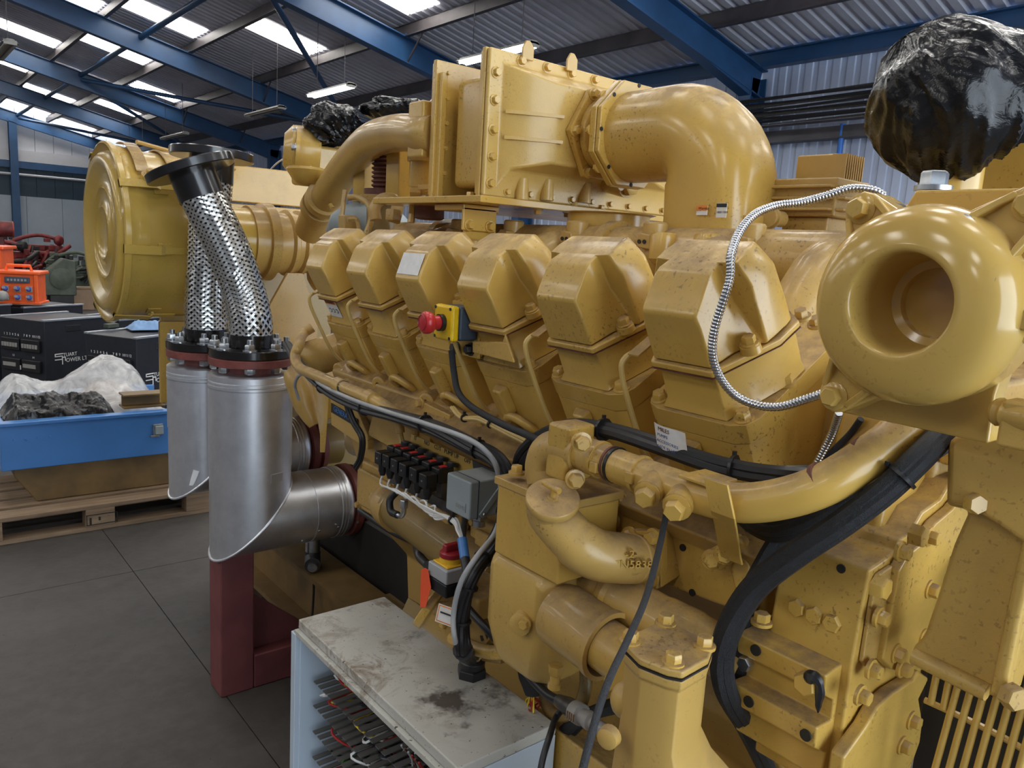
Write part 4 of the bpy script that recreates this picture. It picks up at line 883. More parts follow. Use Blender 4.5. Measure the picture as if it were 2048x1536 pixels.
# ---- housings below the pipe: thermostat box, square covers, side plates
tb = part('thermostat_housing', MB().bb((.775, pX(1150, 1000, .80).y, 1.155), (.90, pX(1020, 950, .80).y, 1.272)), 'yellow', EN, .004)
part('housing_lid', MB().bb((.770, pX(1150, 1000, .80).y-.004, 1.2725), (.905, pX(1020, 950, .80).y+.004, 1.286)), 'yellow_dusty', tb, .002)
bolt(tb, pX(1033, 946, .785), UP, .017, 'yellow'); bolt(tb, pX(1085, 968, .80), UP, .014, 'yellow')
sc = part('side_cover', MB().bb((.955, .62, 1.145), (1.04, 1.02, 1.235)), 'yellow_dusty', EN, .008)
for k in range(4): bolt(sc, V((.955, .66+.10*k, 1.222)), NX, .016, 'yellow_dusty'); bolt(sc, V((.955, .68+.10*k, 1.160)), NX, .016, 'yellow_dusty')
sp = part('side_plate', MB().prism([pX(1210, 1000, .93), pX(1520, 1090, .93), pX(1535, 1240, .93), pX(1440, 1212, .93), pX(1300, 1160, .93), pX(1215, 1075, .93)], AX*.03), 'yellow', EN, .006)
part('plate_step', MB().prism([pX(1225, 985, .925), pX(1420, 1075, .925), pX(1420, 1098, .925), pX(1225, 1010, .925)], AX*.02), 'yellow_dusty', sp, .004)
for x, y in ((1366, 1095), (1385, 1185), (1490, 1155), (1495, 1185)): part('bolt_hole', MB().lathe([(.0055, 0), (.0055, .002)], pX(x, y, .929), NX, 12), 'dark_void', sp)
for x, y in ((1213, 988), (1243, 1000), (1340, 1043), (1480, 1085), (1227, 1040)): bolt(sp, pX(x, y, .925), NX, .017, 'yellow_dusty')
part('cover_box', MB().prism([pX(1168, 968, .93), pX(1228, 1000, .93), pX(1235, 1030, .93), pX(1225, 1065, .93), pX(1172, 1035, .93)], AX*.04), 'yellow_dusty', EN, .008)
part('end_lug', MB().prism([pX(1470, 1072, .91), pX(1490, 1085, .91), pX(1505, 1195, .91), pX(1495, 1245, .91), pX(1472, 1200, .91), pX(1458, 1140, .91)], AX*.03), 'yellow', EN, .006)
bolt(EN, pX(1482, 1228, .905), NX, .016, 'yellow_dusty')
# ---- oil filler elbow with T handled cap
fn = V((-.30, -.36, .88)).normalized(); fc = pX(1105, 1000, .74)
fpts = [fc-fn*.006, fc-fn*.028, pX(1148, 1080, .765), pX(1190, 1108, .79), pX(1240, 1116, .83), pX(1285, 1118, .885)]
fe = part('oil_filler', MB().tube(spl(fpts, 7), [.0345]*15+[.037]*16+[.036]*5, 26), 'yellow_dusty', EN)
part('collar', MB().lathe([(.0355, -.002), (.0375, .0), (.0375, .010), (.036, .012)], pX(1262, 1117, .855), (pX(1285, 1118, .885)-pX(1240, 1116, .83)), 26), 'yellow_dusty', fe)
cap = part('filler_cap', MB().lathe([(.0385, -.006), (.0395, -.004), (.0395, .004), (.038, .006)], fc, fn, 32), 'yellow_dusty', EN)
part('cap_stem', MB().cyl(fc, fc+fn*.022, .0042, 10).lathe([(.009, .005), (.009, .008)], fc, fn, 12), 'yellow', cap)
hd_ = (pX(1097, 977, .72)-pX(1072, 962, .72)).normalized(); ht = fc+fn*.024
part('cap_handle', MB().cyl(ht-hd_*.022, ht+hd_*.012, .0046, 10), 'yellow', cap)
ff = part('filler_flange', MB().prism([pX(1258, 1060, .885), pX(1320, 1062, .885), pX(1322, 1135, .885), pX(1312, 1180, .885), pX(1290, 1178, .885), pX(1250, 1150, .885)], AX*.018).prism([pX(1318, 1062, .885), pX(1345, 1072, .93), pX(1360, 1152, .93), pX(1320, 1178, .885)], V((.012, .005, 0))), 'yellow', EN, .004)
for x, y in ((1308, 1075), (1302, 1155), (1260, 1072)): bolt(ff, pX(x, y, .884), NX, .019, 'yellow')
e1 = (fpts[5]-fpts[3]).normalized(); tdp = dep(pX(1240, 1116, .83))
for s, x, y, h in (('-2-', 1249, 1112, .0115), ('7N5838', 1226, 1133, .0125)): text(fe, s, pD(x, y, tdp-.0405), cr+e1*.25, cu*.9-cf*.25, h, 'yellow', .0045, 'cast_number')
# ---- water tank casting under the filler
tkx = .80; ty0 = pX(1120, 1200, tkx).y; ty1 = pX(988, 1130, tkx).y
def rr(x0, x1, y0, y1, z, r): return [V((x0+r, y0, z)), V((x1-r, y0, z)), V((x1, y0+r, z)), V((x1, y1-r, z)), V((x1-r, y1, z)), V((x0+r, y1, z)), V((x0, y1-r, z)), V((x0, y0+r, z))]
tk = part('tank_casting', MB().loft([rr(.80, .90, ty0+.03, ty1-.02, .952, .02), rr(.785, .91, ty0+.012, ty1-.008, .975, .025), rr(.775, .92, ty0, ty1, 1.03, .02), rr(.775, .92, ty0, ty1, 1.135, .02), rr(.785, .92, ty0+.008, ty1-.004, 1.155, .025)]), 'yellow_rough', EN, .014, 4)
part('tank_boss', MB().lathe([(.020, -.02), (.018, .012), (.012, .014)], pX(1045, 1245, .772), NX+V((0, -.5, .1)), 16), 'yellow_rough', tk); bolt(tk, pX(1049, 1247, .762), NX+V((0, -.6, .1)), .014, 'yellow')
part('tank_neck', MB().tube([V((.86, ty0+.01, 1.06)), V((.86, ty0-.06, 1.055))], .032, 22), 'yellow', tk)
# two pipes running back from the tank
l1 = part('water_pipe', MB().tube(spl([pX(1140, 1150, .86), pX(1200, 1180, .86), pX(1260, 1205, .86), pX(1330, 1245, .865), pX(1400, 1280, .88), pX(1480, 1330, .90)], 6), [.026]*8+[.034]*2+[.036]*8+[.038]*6+[.036]*7, 22), 'yellow_dusty', EN)
part('pipe_bead', MB().cyl(pX(1228, 1193, .86), pX(1238, 1199, .86), .0385, 24), 'yellow', l1)
# coolant pump barrel and its stub
pa, pb2 = pX(1118, 1225, .80), pX(1212, 1290, .80); pax = (pb2-pa).normalized()
pm = part('pump_barrel', MB().lathe([(.030, -.012), (.048, 0), (.0505, .01), (.0505, (pb2-pa).length-.006), (.0535, (pb2-pa).length-.004), (.0535, (pb2-pa).length+.006), (.046, (pb2-pa).length+.007), (.044, (pb2-pa).length-.02)], pa, pax, 36, False), 'yellow_dusty', EN)
part('pump_top', MB().loft([[pX(1100, 1215, .85), pX(1150, 1175, .85), pX(1230, 1215, .85), pX(1215, 1250, .85)], [pX(1115, 1200, .80), pX(1150, 1175, .82), pX(1225, 1215, .82), pX(1200, 1240, .80)]]), 'yellow_dusty', pm, .01)
part('pump_stub', MB().cyl(pX(1150, 1247, .80), pX(1268, 1330, .79), .038, 26), 'yellow', EN)
dc = part('drain_cock', MB().hexa(pX(1112, 1330, .785), -UP, .012, .016).lathe([(.008, .016), (.008, .03), (.011, .032), (.011, .038)], pX(1112, 1330, .785), -UP, 12), 'yellow', EN)
# ---- strainer housing with bolted lid
LZ = 1.19
lidp = [pZ(x, y, LZ) for x, y in ((1246, 1283), (1270, 1264), (1323, 1240), (1342, 1243), (1428, 1287), (1418, 1315), (1366, 1344), (1335, 1338), (1279, 1316))]
lc = sum(lidp, V())/len(lidp)
lid = part('strainer_lid', MB().prism(lidp, -UP*.010), 'yellow_dusty', EN, .003)
def inset(k, z, off=V()): return [V((lc.x+(p.x-lc.x)*k+off.x, lc.y+(p.y-lc.y)*k+off.y, z)) for p in lidp]
part('gasket', MB().prism(inset(1.0, LZ-.0105), -UP*.002), 'dark_void', lid)
sb = part('strainer_body', MB().loft([inset(.995, LZ-.0128), inset(.985, LZ-.024), inset(.92, LZ-.028), inset(.92, LZ-.11), inset(1.10, LZ-.145, V((.01, 0, 0))), inset(1.55, LZ-.20, V((.03, -.01, 0))), inset(1.75, LZ-.30, V((.05, -.01, 0))), inset(1.75, .60, V((.05, 0, 0)))]), 'yellow_dusty', EN, .006, 3)
for x, y in ((1260, 1283), (1331, 1247), (1409, 1292), (1346, 1326)): bolt(lid, pZ(x, y, LZ), UP, .0175, 'yellow')
part('inlet_flange', MB().prism([pX(1262, 1258, .725), pX(1205, 1360, .725), pX(1212, 1385, .725), pX(1250, 1372, .725), pX(1278, 1300, .725), pX(1270, 1262, .725)], V((.012, -.012, 0))), 'yellow', sb, .002)
part('side_boss', MB().sphere(pX(1252, 1400, .70), .020, (1, 1, 1.2), 14, 10), 'yellow_dusty', sb)
part('ear', MB().lathe([(.014, 0), (.013, .012), (.009, .014)], pX(1222, 1470, .66), NX+V((0, -.3, 0)), 16), 'yellow_dusty', sb)
# ---- gear housing (front of the block)
GYN = .400
gp = [(1706, 1318), (1740, 1140), (1792, 1104), (1800, 1080), (1822, 1066), (1846, 1024), (1882, 998), (1906, 958), (1960, 940)]
gpr = [pY(x, y, GYN) for x, y in gp]; gx = gpr[1].x
gpr = [V((gpr[0].x, GYN, 1.0))]+gpr[0:1]+gpr[1:]+[V((gpr[-1].x+.3, GYN, gpr[-1].z)), V((gpr[-1].x+.3, GYN, 1.0))]
glen = pX(1568, 1085, gx).y-GYN
gh = part('gear_housing', MB().prism(gpr, (0, glen, 0)), 'yellow', EN, .004)
for x, y in ((1567, 1145), (1683, 1137), (1643, 1196), (1706, 1202), (1634, 1256)): part('bolt_hole', MB().lathe([(.0058, 0), (.0058, .002)], pX(x, y, gx-.0005), NX, 12), 'dark_void', gh)
for x, y in ((1601, 1212), (1636, 1228), (1671, 1243)): bolt(gh, pX(x, y, gx), NX, .021, 'yellow', False)
# bolted end plates
ep = [(1775, 1135), (1792, 1104), (1822, 1080), (1850, 1040), (1884, 1012), (1906, 985), (1906, 1060), (1893, 1140), (1868, 1250), (1842, 1290), (1800, 1338), (1762, 1330), (1744, 1310)]
e_ = part('gear_cover', MB().prism([pY(x, y, GYN-.0005) for x, y in ep], (0, -.014, 0)), 'yellow', EN, .003)
part('cover_recess', MB().prism([pY(x, y, GYN-.0005) for x, y in ((1742, 1160), (1750, 1145), (1776, 1128), (1748, 1310), (1722, 1330), (1716, 1320))], (0, -.006, 0)), 'yellow_dusty', e_, .002)
for x, y in ((1800, 1102), (1858, 1073), (1858, 1178), (1757, 1234), (1846, 1275), (1742, 1338), (1791, 1306)): bolt(e_, pY(x, y, GYN-.0145), NY, .0165, 'yellow')
for x, y in ((1824, 1067), (1749, 1170)): bolt(gh, pY(x, y, GYN-.016), NY, .025, 'yellow', False)
ep2 = [(1705, 1440), (1728, 1400), (1760, 1372), (1800, 1348), (1812, 1330), (1832, 1345), (1812, 1385), (1820, 1430), (1815, 1470), (1790, 1540), (1640, 1640), (1660, 1500)]
e2 = part('lower_cover', MB().prism([pY(x, y, GYN-.002) for x, y in ep2], (0, -.018, 0)), 'yellow', EN, .004)
for x, y in ((1803, 1336), (1720, 1390), (1822, 1440), (1803, 1490)): bolt(e2, pY(x, y, GYN-.0205), NY, .0165, 'yellow')
# stepped mounting block with two ledges
mbp = [(1722, 1330), (1706, 1312), (1652, 1352), (1650, 1392), (1668, 1402), (1664, 1440), (1634, 1456), (1630, 1498), (1652, 1506), (1640, 1560), (1720, 1560)]
mb_y = .412
mk = part('mount_block', MB().prism([pY(x, y, mb_y) for x, y in mbp], (0, .125, 0)), 'yellow', EN, .003)
lx = pY(1650, 1370, mb_y).x; lx2 = pY(1632, 1475, mb_y).x
for x, y in ((1512, 1300),): part('bolt_hole', MB().lathe([(.0075, 0), (.0075, .002)], pX(x, y, lx-.0005), NX, 14), 'dark_void', mk)
for x, y in ((1498, 1403), (1612, 1470)): part('bolt_hole', MB().lathe([(.0075, 0), (.0075, .002)], pX(x, y, lx2-.0005), NX, 14), 'dark_void', mk)
bolt(mk, pX(1523, 1245, lx+.02), UP, .018, 'yellow'); bolt(mk, pX(1495, 1325, lx+.01), NX, .018, 'zinc', False); bolt(mk, pX(1620, 1362, lx-.001), NX, .026, 'yellow', False)
part('tar_drip', MB().tube(spl([pX(1612, 1352, lx-.012), pX(1632, 1358, lx-.012), pX(1640, 1375, lx-.010), pX(1637, 1405, lx-.006), pX(1636, 1425, lx-.004)], 4), [.006, .008, .009, .009, .008, .007, .006, .005, .005, .006, .006, .005, .004, .004, .003, .002, .001], 8), 'black_plastic', mk, label='black tar like drip hanging from a bolt')
# ---- front arm casting and guard bars
RX = .93
arm = [(1893, 880), (1890, 1012), (1935, 1022), (1905, 1090), (1872, 1195), (1846, 1272), (1820, 1300), (1828, 1322), (1880, 1345), (1975, 1392), (2010, 1404), (2030, 1330), (2075, 1120), (2120, 900), (1960, 850)]
ar = part('front_arm', MB().prism([pX(x, y, RX) for x, y in arm], AX*.05), 'yellow_rough', EN, .008, 3)
part('arm_flange', MB().prism([pX(x, y, RX-.018) for x, y in ((1976, 1390), (2008, 1404), (2038, 1250), (2075, 1100), (2048, 1060), (2030, 1130))], AX*.017), 'yellow_rough', ar, .006)
part('arm_lip', MB().tube(spl([pX(1828, 1312, RX-.002), pX(1880, 1338, RX-.004), pX(1975, 1385, RX-.006)], 4), .010, 12), 'yellow_rough', ar)
part('arm_shoulder', MB().prism([pX(x, y, RX-.022) for x, y in ((1893, 880), (1890, 1008), (1932, 1016), (1990, 1050), (2060, 1100), (2120, 900), (1960, 850))], AX*.0215), 'yellow_rough', ar, .008)
bolt(ar, pX(1944, 1005, RX-.022), V((-.6, -.8, .1)), .020, 'yellow', False); bolt(ar, pX(2016, 1388, RX-.02), V((-.5, -.85, .1)), .024, 'yellow_dusty', False)
gdX = .985
g_ = []
for k in range(9):
    x0 = 1866+25*k; y0 = 1344+11.3*k
    top = pX(x0+28, y0-98, gdX); bot = pX(x0-62 if k >= 2 else x0-4, y0+230 if k >= 2 else y0+62, gdX)
    part('guard_bar', MB().cyl(top, bot, .0042, 10), 'yellow_chip', EN)
part('guard_ring', MB().tube(spl([pX(1850, 1400, gdX+.004), pX(1920, 1432, gdX+.004), pX(2010, 1477, gdX+.004), pX(2090, 1525, gdX+.004)], 4), .0042, 8), 'yellow_chip', EN)
part('guard_shade_slab', MB().bb((1.10, .05, .60), (1.16, .39, 1.28)), 'dark_void', EN)  # solid dark slab, paints the shade behind the guard bars
# ---- round thermostat style cover on a square plate
CX = .800
rc = pX(1838, 612, CX)
pl_ = part('cover_plate', MB().prism([pX(x, y, CX+.044) for x, y in ((1648, 770), (1650, 818), (1800, 850), (1976, 888), (1990, 790), (2020, 700), (2075, 560), (2075, 375), (1830, 380), (1812, 410), (1700, 440), (1680, 600))], AX*.03), 'yellow_chip', EN, .003)
part('upper_box', MB().bb((.845, .12, 1.60), (1.0, pX(1830, 380, .845).y, pX(1830, 380, .845).z)), 'yellow', EN, .004)
RRR = rpx(rc, 200)
pf = [(RRR*.97, -.0435), (RRR*.985, -.003), (RRR*1.0, .004), (RRR*.985, .014), (RRR*.95, .027), (RRR*.89, .037), (RRR*.80, .0435), (RRR*.68, .0475), (RRR*.57, .050), (RRR*.525, .0508), (RRR*.50, .0495), (RRR*.485, .045), (RRR*.475, .036), (RRR*.455, -.012), (RRR*.44, -.030), (RRR*.36, -.033), (RRR*.35, -.042), (0, -.0425)]
# hub is off centre: loft rings whose centres drift towards the hub
hub = pX(1800, 606, CX-.046); off = V((0, hub.y-rc.y, hub.z-rc.z)); rgs = []
for r_, h in pf:
    f = min(1, max(0, (RRR-r_)/(RRR*.45))) if h > -.0434 or r_ < RRR*.5 else 0; cpt = V((CX, rc.y, rc.z))+off*f-AX*h
    rgs.append([cpt+V((0, math.cos(a)*r_ if r_ > 0 else 0, math.sin(a)*r_)) for a in [2*math.pi*k/72 for k in range(72)]])
rco = part('round_cover', MB().loft(rgs), 'yellow_chip', EN, label='round domed yellow cover with a recessed hub and bolted ears', ang=60)
ears = [(1722, 418, 1780, 450), (1668, 792, 1720, 720), (2062, 410, 2000, 470), (2062, 640, 1990, 660)]
for i, (x, y, x2, y2) in enumerate(ears):
    a = pX(x, y, CX-.004); b_ = V((CX-.004, rc.y, rc.z)); d2 = (b_-a).normalized(); s2 = d2.cross(AX)
    part('ear', MB().prism([a-d2*.016-s2*.010, a-d2*.016+s2*.010, a-d2*.006+s2*.018, a+d2*.06+s2*.045, a+d2*.06-s2*.045, a-d2*.006-s2*.018], AX*.047), 'yellow_chip', rco, .004)
    for sg in (-1, 1): part('ear_rib', MB().loft([[a+s2*(sg*.016)-AX*.001+s2*q for q in (-.004, .004)]+[a+s2*(sg*.016)+AX*.006+s2*q for q in (.004, -.004)], [a+d2*.055+s2*(sg*.030)-AX*.022+s2*q for q in (-.003, .003)]+[a+d2*.055+s2*(sg*.030)+AX*.004+s2*q for q in (.003, -.003)]]), 'yellow_chip', rco, .002)
    part('ear_boss', MB().lathe([(.016, -.006), (.0155, .001), (.014, .002)], a, NX, 18), 'yellow_chip', rco); bolt(rco, a-AX*.002, NX, .0185, 'yellow_chip', False)
bolt(EN, pX(1866, 378, .87), UP, .024, 'zinc')
# side fittings near the plate
part('union', MB().lathe([(.012, 0), (.014, .004), (.012, .008), (.014, .012), (.012, .016), (.012, .05)], pX(1992, 822, CX+.02), NY*.9+V((-.3, 0, 0)), 14), 'yellow_rough', EN)
part('sensor_block', MB().box(pX(2050, 850, CX+.02), (.03, .035, .045)), 'yellow_rough', EN, .004)
# ---- finned ignition box behind
fb0 = pD(1640, 400, 1.60)
af_ = part('finned_box', MB().box(fb0, (.13, .14, .075)), 'yellow_dusty', EN, .004)
part('finned_top', MB().box(fb0+V((.01, 0, .062)), (.08, .09, .05)), 'yellow_dusty', EN, .004)
for k in range(9): part('fin', MB().box(fb0+V((-.028+.0085*k, -.047, .062)), (.003, .03, .048)), 'yellow_dusty', af_)
for k in range(3):
    part('fin', MB().box(fb0+V((-.070, 0, -.024+.022*k)), (.02, .13, .006)), 'yellow_dusty', af_, .002); part('fin', MB().box(fb0+V((0, -.076, -.024+.022*k)), (.12, .02, .006)), 'yellow_dusty', af_, .002)
part('threaded_stub', MB().lathe([(.016, 0), (.016, .03), (.020, .031), (.020, .036), (.016, .038), (.016, .045), (.02, .046), (.02, .05)], fb0+V((-.085, .03, -.045)), NX, 14), 'yellow_dusty', EN)
part('duct_panel', MB().box(pD(2045, 350, 1.45), (.05, .16, .13)), 'yellow', EN, .004)
# head bolts next to the near cylinder
part('block_end', MB().loft([[bp(.00, -.16, -.245), bp(-.28, -.16, -.245), bp(-.28, -.16, -.10), bp(-.10, -.16, -.10)], [bp(.02, -.245, -.26), bp(-.28, -.245, -.26), bp(-.28, -.245, -.10), bp(-.10, -.245, -.10)]]), 'yellow', EN, .012, 3)
for u, v in ((-.14, -.185), (-.20, -.205)): 
    nb = part('head_nut', MB().lathe([(.020, 0), (.020, .005), (.016, .006)], bp(u, v, -.10), BW, 20).lathe([(.0125+.0012*(k % 2), .006+.018*k) for k in range(2)], bp(u, v, -.10), BW, 12), 'yellow_dusty', EN)

# supports that stand behind the upper box
part('breather_neck', MB().tube([pD(1910, 300, 1.34), V((pD(1910, 300, 1.34).x, pD(1910, 300, 1.34).y, 1.50))], .05, 18), 'yellow', EN)
part('front_deck', MB().bb((1.10, .42, 1.30), (1.80, .62, 1.50)), 'yellow_dusty', EN, .01)
part('box_pedestal', MB().bb((fb0.x-.05, fb0.y-.05, 1.44), (fb0.x+.05, fb0.y+.05, fb0.z-.037)), 'yellow_dusty', EN, .004)
dq = pD(2045, 350, 1.45); part('duct_leg', MB().bb((dq.x-.024, dq.y-.07, 1.46), (dq.x+.024, dq.y+.07, dq.z-.066)), 'yellow', EN, .004)
part('front_bearer', MB().bb((1.10, .20, 1.40), (1.72, .42, 1.46)), 'yellow_dusty', EN, .006)
# ================================================================== AIR CLEANER CANISTER
cy, cz, cx0 = 3.40, 1.622, .71
CR = .335
ac = thing('air_cleaner', 'round yellow air cleaner canister with a dished lid and toggle clips', 'air cleaner', (cx0+.3, cy, cz-CR))
part('canister', MB().lathe([(CR-.01, .05), (CR-.012, .055), (CR-.012, .35), (CR-.03, .38), (.14, .39), (.14, .56)], V((cx0, cy, cz)), AX, 72), 'yellow_filter', ac)
lidp_ = [(.0, .010), (.085, .010), (.10, -.002), (.115, .010), (.16, .012), (.172, .0), (.186, .012), (.235, .012), (.262, -.012), (.290, -.014), (.305, .0), (.312, .02), (CR-.006, .012), (CR+.004, .0), (CR+.012, .004), (CR+.012, .022), (CR+.002, .030), (CR, .058), (CR-.008, .09), (CR-.012, .09)]
part('lid', MB().lathe(lidp_, V((cx0, cy, cz)), AX, 72), 'yellow_filter', ac, ang=50)
for i, a in enumerate((-62, -8, 32, 120, 180, 240)):
    # position on rim facing the camera side; angle measured from -Y toward +Z
    an = R(a); n = V((0, -math.cos(an), math.sin(an))); tn_ = V((0, math.sin(an), math.cos(an))); o = V((cx0, cy, cz))+n*CR
    cl = part('clip', MB().loft([[o+AX*x+n*h+tn_*q for q in (-.016, .016)]+[o+AX*x+n*(h-.004)+tn_*q for q in (.016, -.016)] for x, h in ((-.004, .004), (-.004, .016), (.03, .018), (.09, .020), (.12, .022), (.135, .012))]), 'yellow_filter', ac, .001)
    part('clip_plate', MB().box(o+AX*.14-n*.009, (.05, .045, .006), (AX, tn_, n)), 'yellow_filter', cl, .002)
    part('clip_lever', MB().box(o+AX*.165+n*.010, (.10, .026, .004), (AX, tn_, n)), 'yellow_filter', cl, .001)
    part('clip_pin', MB().cyl(o+AX*.13-tn_*.018+n*.006, o+AX*.13+tn_*.018+n*.006, .005, 8), 'yellow_filter', cl)
bn = [V((cx0+.215, cy-(CR-.004)*math.cos(a), cz+(CR-.004)*math.sin(a))) for a in [R(q) for q in range(35, 150, 6)]]
part('mount_band', MB().loft([[p-AX*.028, p+AX*.028, p+AX*.028+(p-V((p.x, cy, cz))).normalized()*.006, p-AX*.028+(p-V((p.x, cy, cz))).normalized()*.006] for p in bn]), 'yellow', ac)
bpv = V((cx0+.10, cy-CR*.83, cz+CR*.62)); part('band_bolt_boss', MB().lathe([(.028, -.02), (.028, .016), (.02, .02)], bpv, V((0, -.6, .8)), 16), 'yellow', ac); bolt(ac, bpv+V((0, -.6, .8))*.02, V((0, -.6, .8)), .024, 'yellow')
mbp2 = [V((cx0+.085, cy-(CR+.012)*math.cos(a), cz+(CR+.012)*math.sin(a))) for a in [R(q) for q in range(42, 100, 6)]]
part('drilled_strap', MB().loft([[p-AX*.022, p+AX*.022, p+AX*.022+UP*.004, p-AX*.022+UP*.004] for p in mbp2]), 'yellow_dusty', ac)
part('tie_bar', MB().tube([V((cx0+.10, cy-.12, cz+CR+.012)), V((cx0+.55, cy+.1, cz+CR-.03))], .008, 8), 'yellow_dusty', ac)

# ================================================================== LAGGED EXHAUST PIPES, BRAIDED HOSES, RED STAND
def lagged(name, label, xc, yc, zt, zl, xr, Rr, leg_r, seam_z):
    t = thing(name, label, 'pipe', (xc, yc, zl-Rr), 'aluminium clad exhaust pipes on the red stand')
    n = 56; A_ = [2*math.pi*k/n for k in range(n)]
    ring = lambda z: [V((xc+Rr*math.cos(a), yc+Rr*math.sin(a), z(Rr*math.cos(a)) if callable(z) else z)) for a in A_]
    part('upright', MB().loft([ring(lambda dx: zl+dx*.98), ring(lambda dx: max(zl+dx*.98+.003, seam_z)), ring(seam_z+.001), ring(zt-.05)]), 'aluminium', t)
    part('jacket', MB().loft([[p+(p-V((xc, yc, p.z))).normalized()*.0022 for p in ring(seam_z)], [p+(p-V((xc, yc, p.z))).normalized()*.0022 for p in ring(zt-.052)]], False), 'aluminium', t)
    cp2 = part('top_cap', MB().lathe([(Rr, 0), (Rr+.003, .002), (Rr+.003, .010), (Rr, .012), (Rr+.003, .014), (Rr+.003, .022), (Rr, .024), (Rr+.002, .026), (Rr+.002, .045), (Rr-.006, .050), (.09, .052)], V((xc, yc, zt-.05)), UP, 56), 'aluminium', t)
    part('riser', MB().cyl((xc, yc, zt), (xc, yc, zt+.028), .088, 32), 'red_flange', t)
    lr = leg_r; rx = lambda x: [V((x(lr*math.cos(a)) if callable(x) else x, yc+lr*math.sin(a), zl+lr*math.cos(a))) for a in A_]
    part('leg', MB().loft([rx(lambda dz: xc+dz*.98), rx(lambda dz: max(xc+dz*.98+.002, xc+.12)), rx(xr-.06)]), 'aluminium', t)
    part('leg_cap', MB().lathe([(lr, 0), (lr+.003, .002), (lr+.003, .010), (lr, .012), (lr+.003, .014), (lr+.003, .022), (lr, .024), (lr+.003, .026), (lr+.003, .040), (lr-.01, .058), (.09, .06)], V((xr-.06, yc, zl)), AX, 56), 'aluminium', t)
    part('leg_band', MB().lathe([(lr, 0), (lr+.002, .001), (lr+.002, .005), (lr, .006)], V((xc+.20, yc, zl)), AX, 56), 'aluminium', t)
    # mitre bead
    bead = [V((xc+Rr*1.004*math.cos(a), yc+Rr*1.004*math.sin(a), zl+Rr*.985*math.cos(a))) for a in A_]+[V((xc+Rr*1.004, yc, zl+Rr*.985))]
    part('mitre_bead', MB().tube(bead, .0045, 8, False), 'aluminium', t)
    part('lap_seam', MB().box((xc+Rr*.30, yc-Rr*.956, (zl+.15+seam_z)/2), (.05, .0022, seam_z-zl-.16), (V((.954, .30, 0)), V((-.30, .954, 0)), UP)), 'aluminium', t)
    part('end_flange', MB().lathe([(lr-.02, 0), (lr+.006, .004), (lr+.006, .03), (lr-.01, .034), (lr-.01, .045), (lr+.0, .05), (lr-.01, .075)], V((xr, yc, zl)), AX, 40), 'red_flange', t)
    part('stub', MB().cyl((xr+.06, yc, zl), (xr+.16, yc, zl), .085, 28), 'yellow_old', t)
    return t
P1 = V((1.008, 2.645, 0)); RA = .139
lp1 = lagged('lagged_pipe', 'aluminium clad exhaust pipe with a mitred elbow, carried on the red post', P1.x, P1.y, 1.180, .655, 1.365, RA, .134, .845)
for q in ((.085, .60), (.02, .575), (.16, .60), (.24, .605)): bolt(lp1, V((P1.x+.12+q[0], P1.y-.130, q[1])), NY, .008, 'zinc', False)
P2 = V((.955, 2.945, 0)); lp2 = lagged('lagged_pipe', 'aluminium clad exhaust pipe with a white paint splash near its mitred foot', P2.x, P2.y, 1.165, .80, 1.33, RA-.002, .125, .93)
part('paint_splash', MB().loft([[V((P2.x-.10, P2.y-.1009, .735)), V((P2.x-.088, P2.y-.1115, .735)), V((P2.x-.088, P2.y-.1125, .735)), V((P2.x-.10, P2.y-.102, .735))], [V((P2.x-.088, P2.y-.1115, .795)), V((P2.x-.07, P2.y-.1235, .79)), V((P2.x-.07, P2.y-.1245, .79)), V((P2.x-.088, P2.y-.1125, .795))]]), 'white_print', lp2)
part('valve', MB().cyl((1.25, 2.645, .522), (1.25, 2.645, .47), .028, 14), 'zinc', lp1); part('valve_body', MB().cyl((1.25, 2.645, .47), (1.25, 2.645, .415), .030, 14).cyl((1.25, 2.645, .445), (1.22, 2.58, .44), .030, 14), 'steel_dark', lp1)
part('valve_plug', MB().cyl((1.22, 2.58, .44), (1.212, 2.565, .438), .018, 12), 'zinc', lp1)
solo('thin_cable', MB().tube(spl([V((1.25, 2.645, .415)), V((1.255, 2.64, .30)), V((1.22, 2.60, .16)), V((1.14, 2.56, .06)), V((1.10, 2.45, .012)), V((1.16, 2.35, .008)), V((1.25, 2.42, .006))], 6), .005, 6), 'cable_black', 'thin black cable dangling from the valve under the clad exhaust pipe', 'cable', (1.2, 2.5, 0))

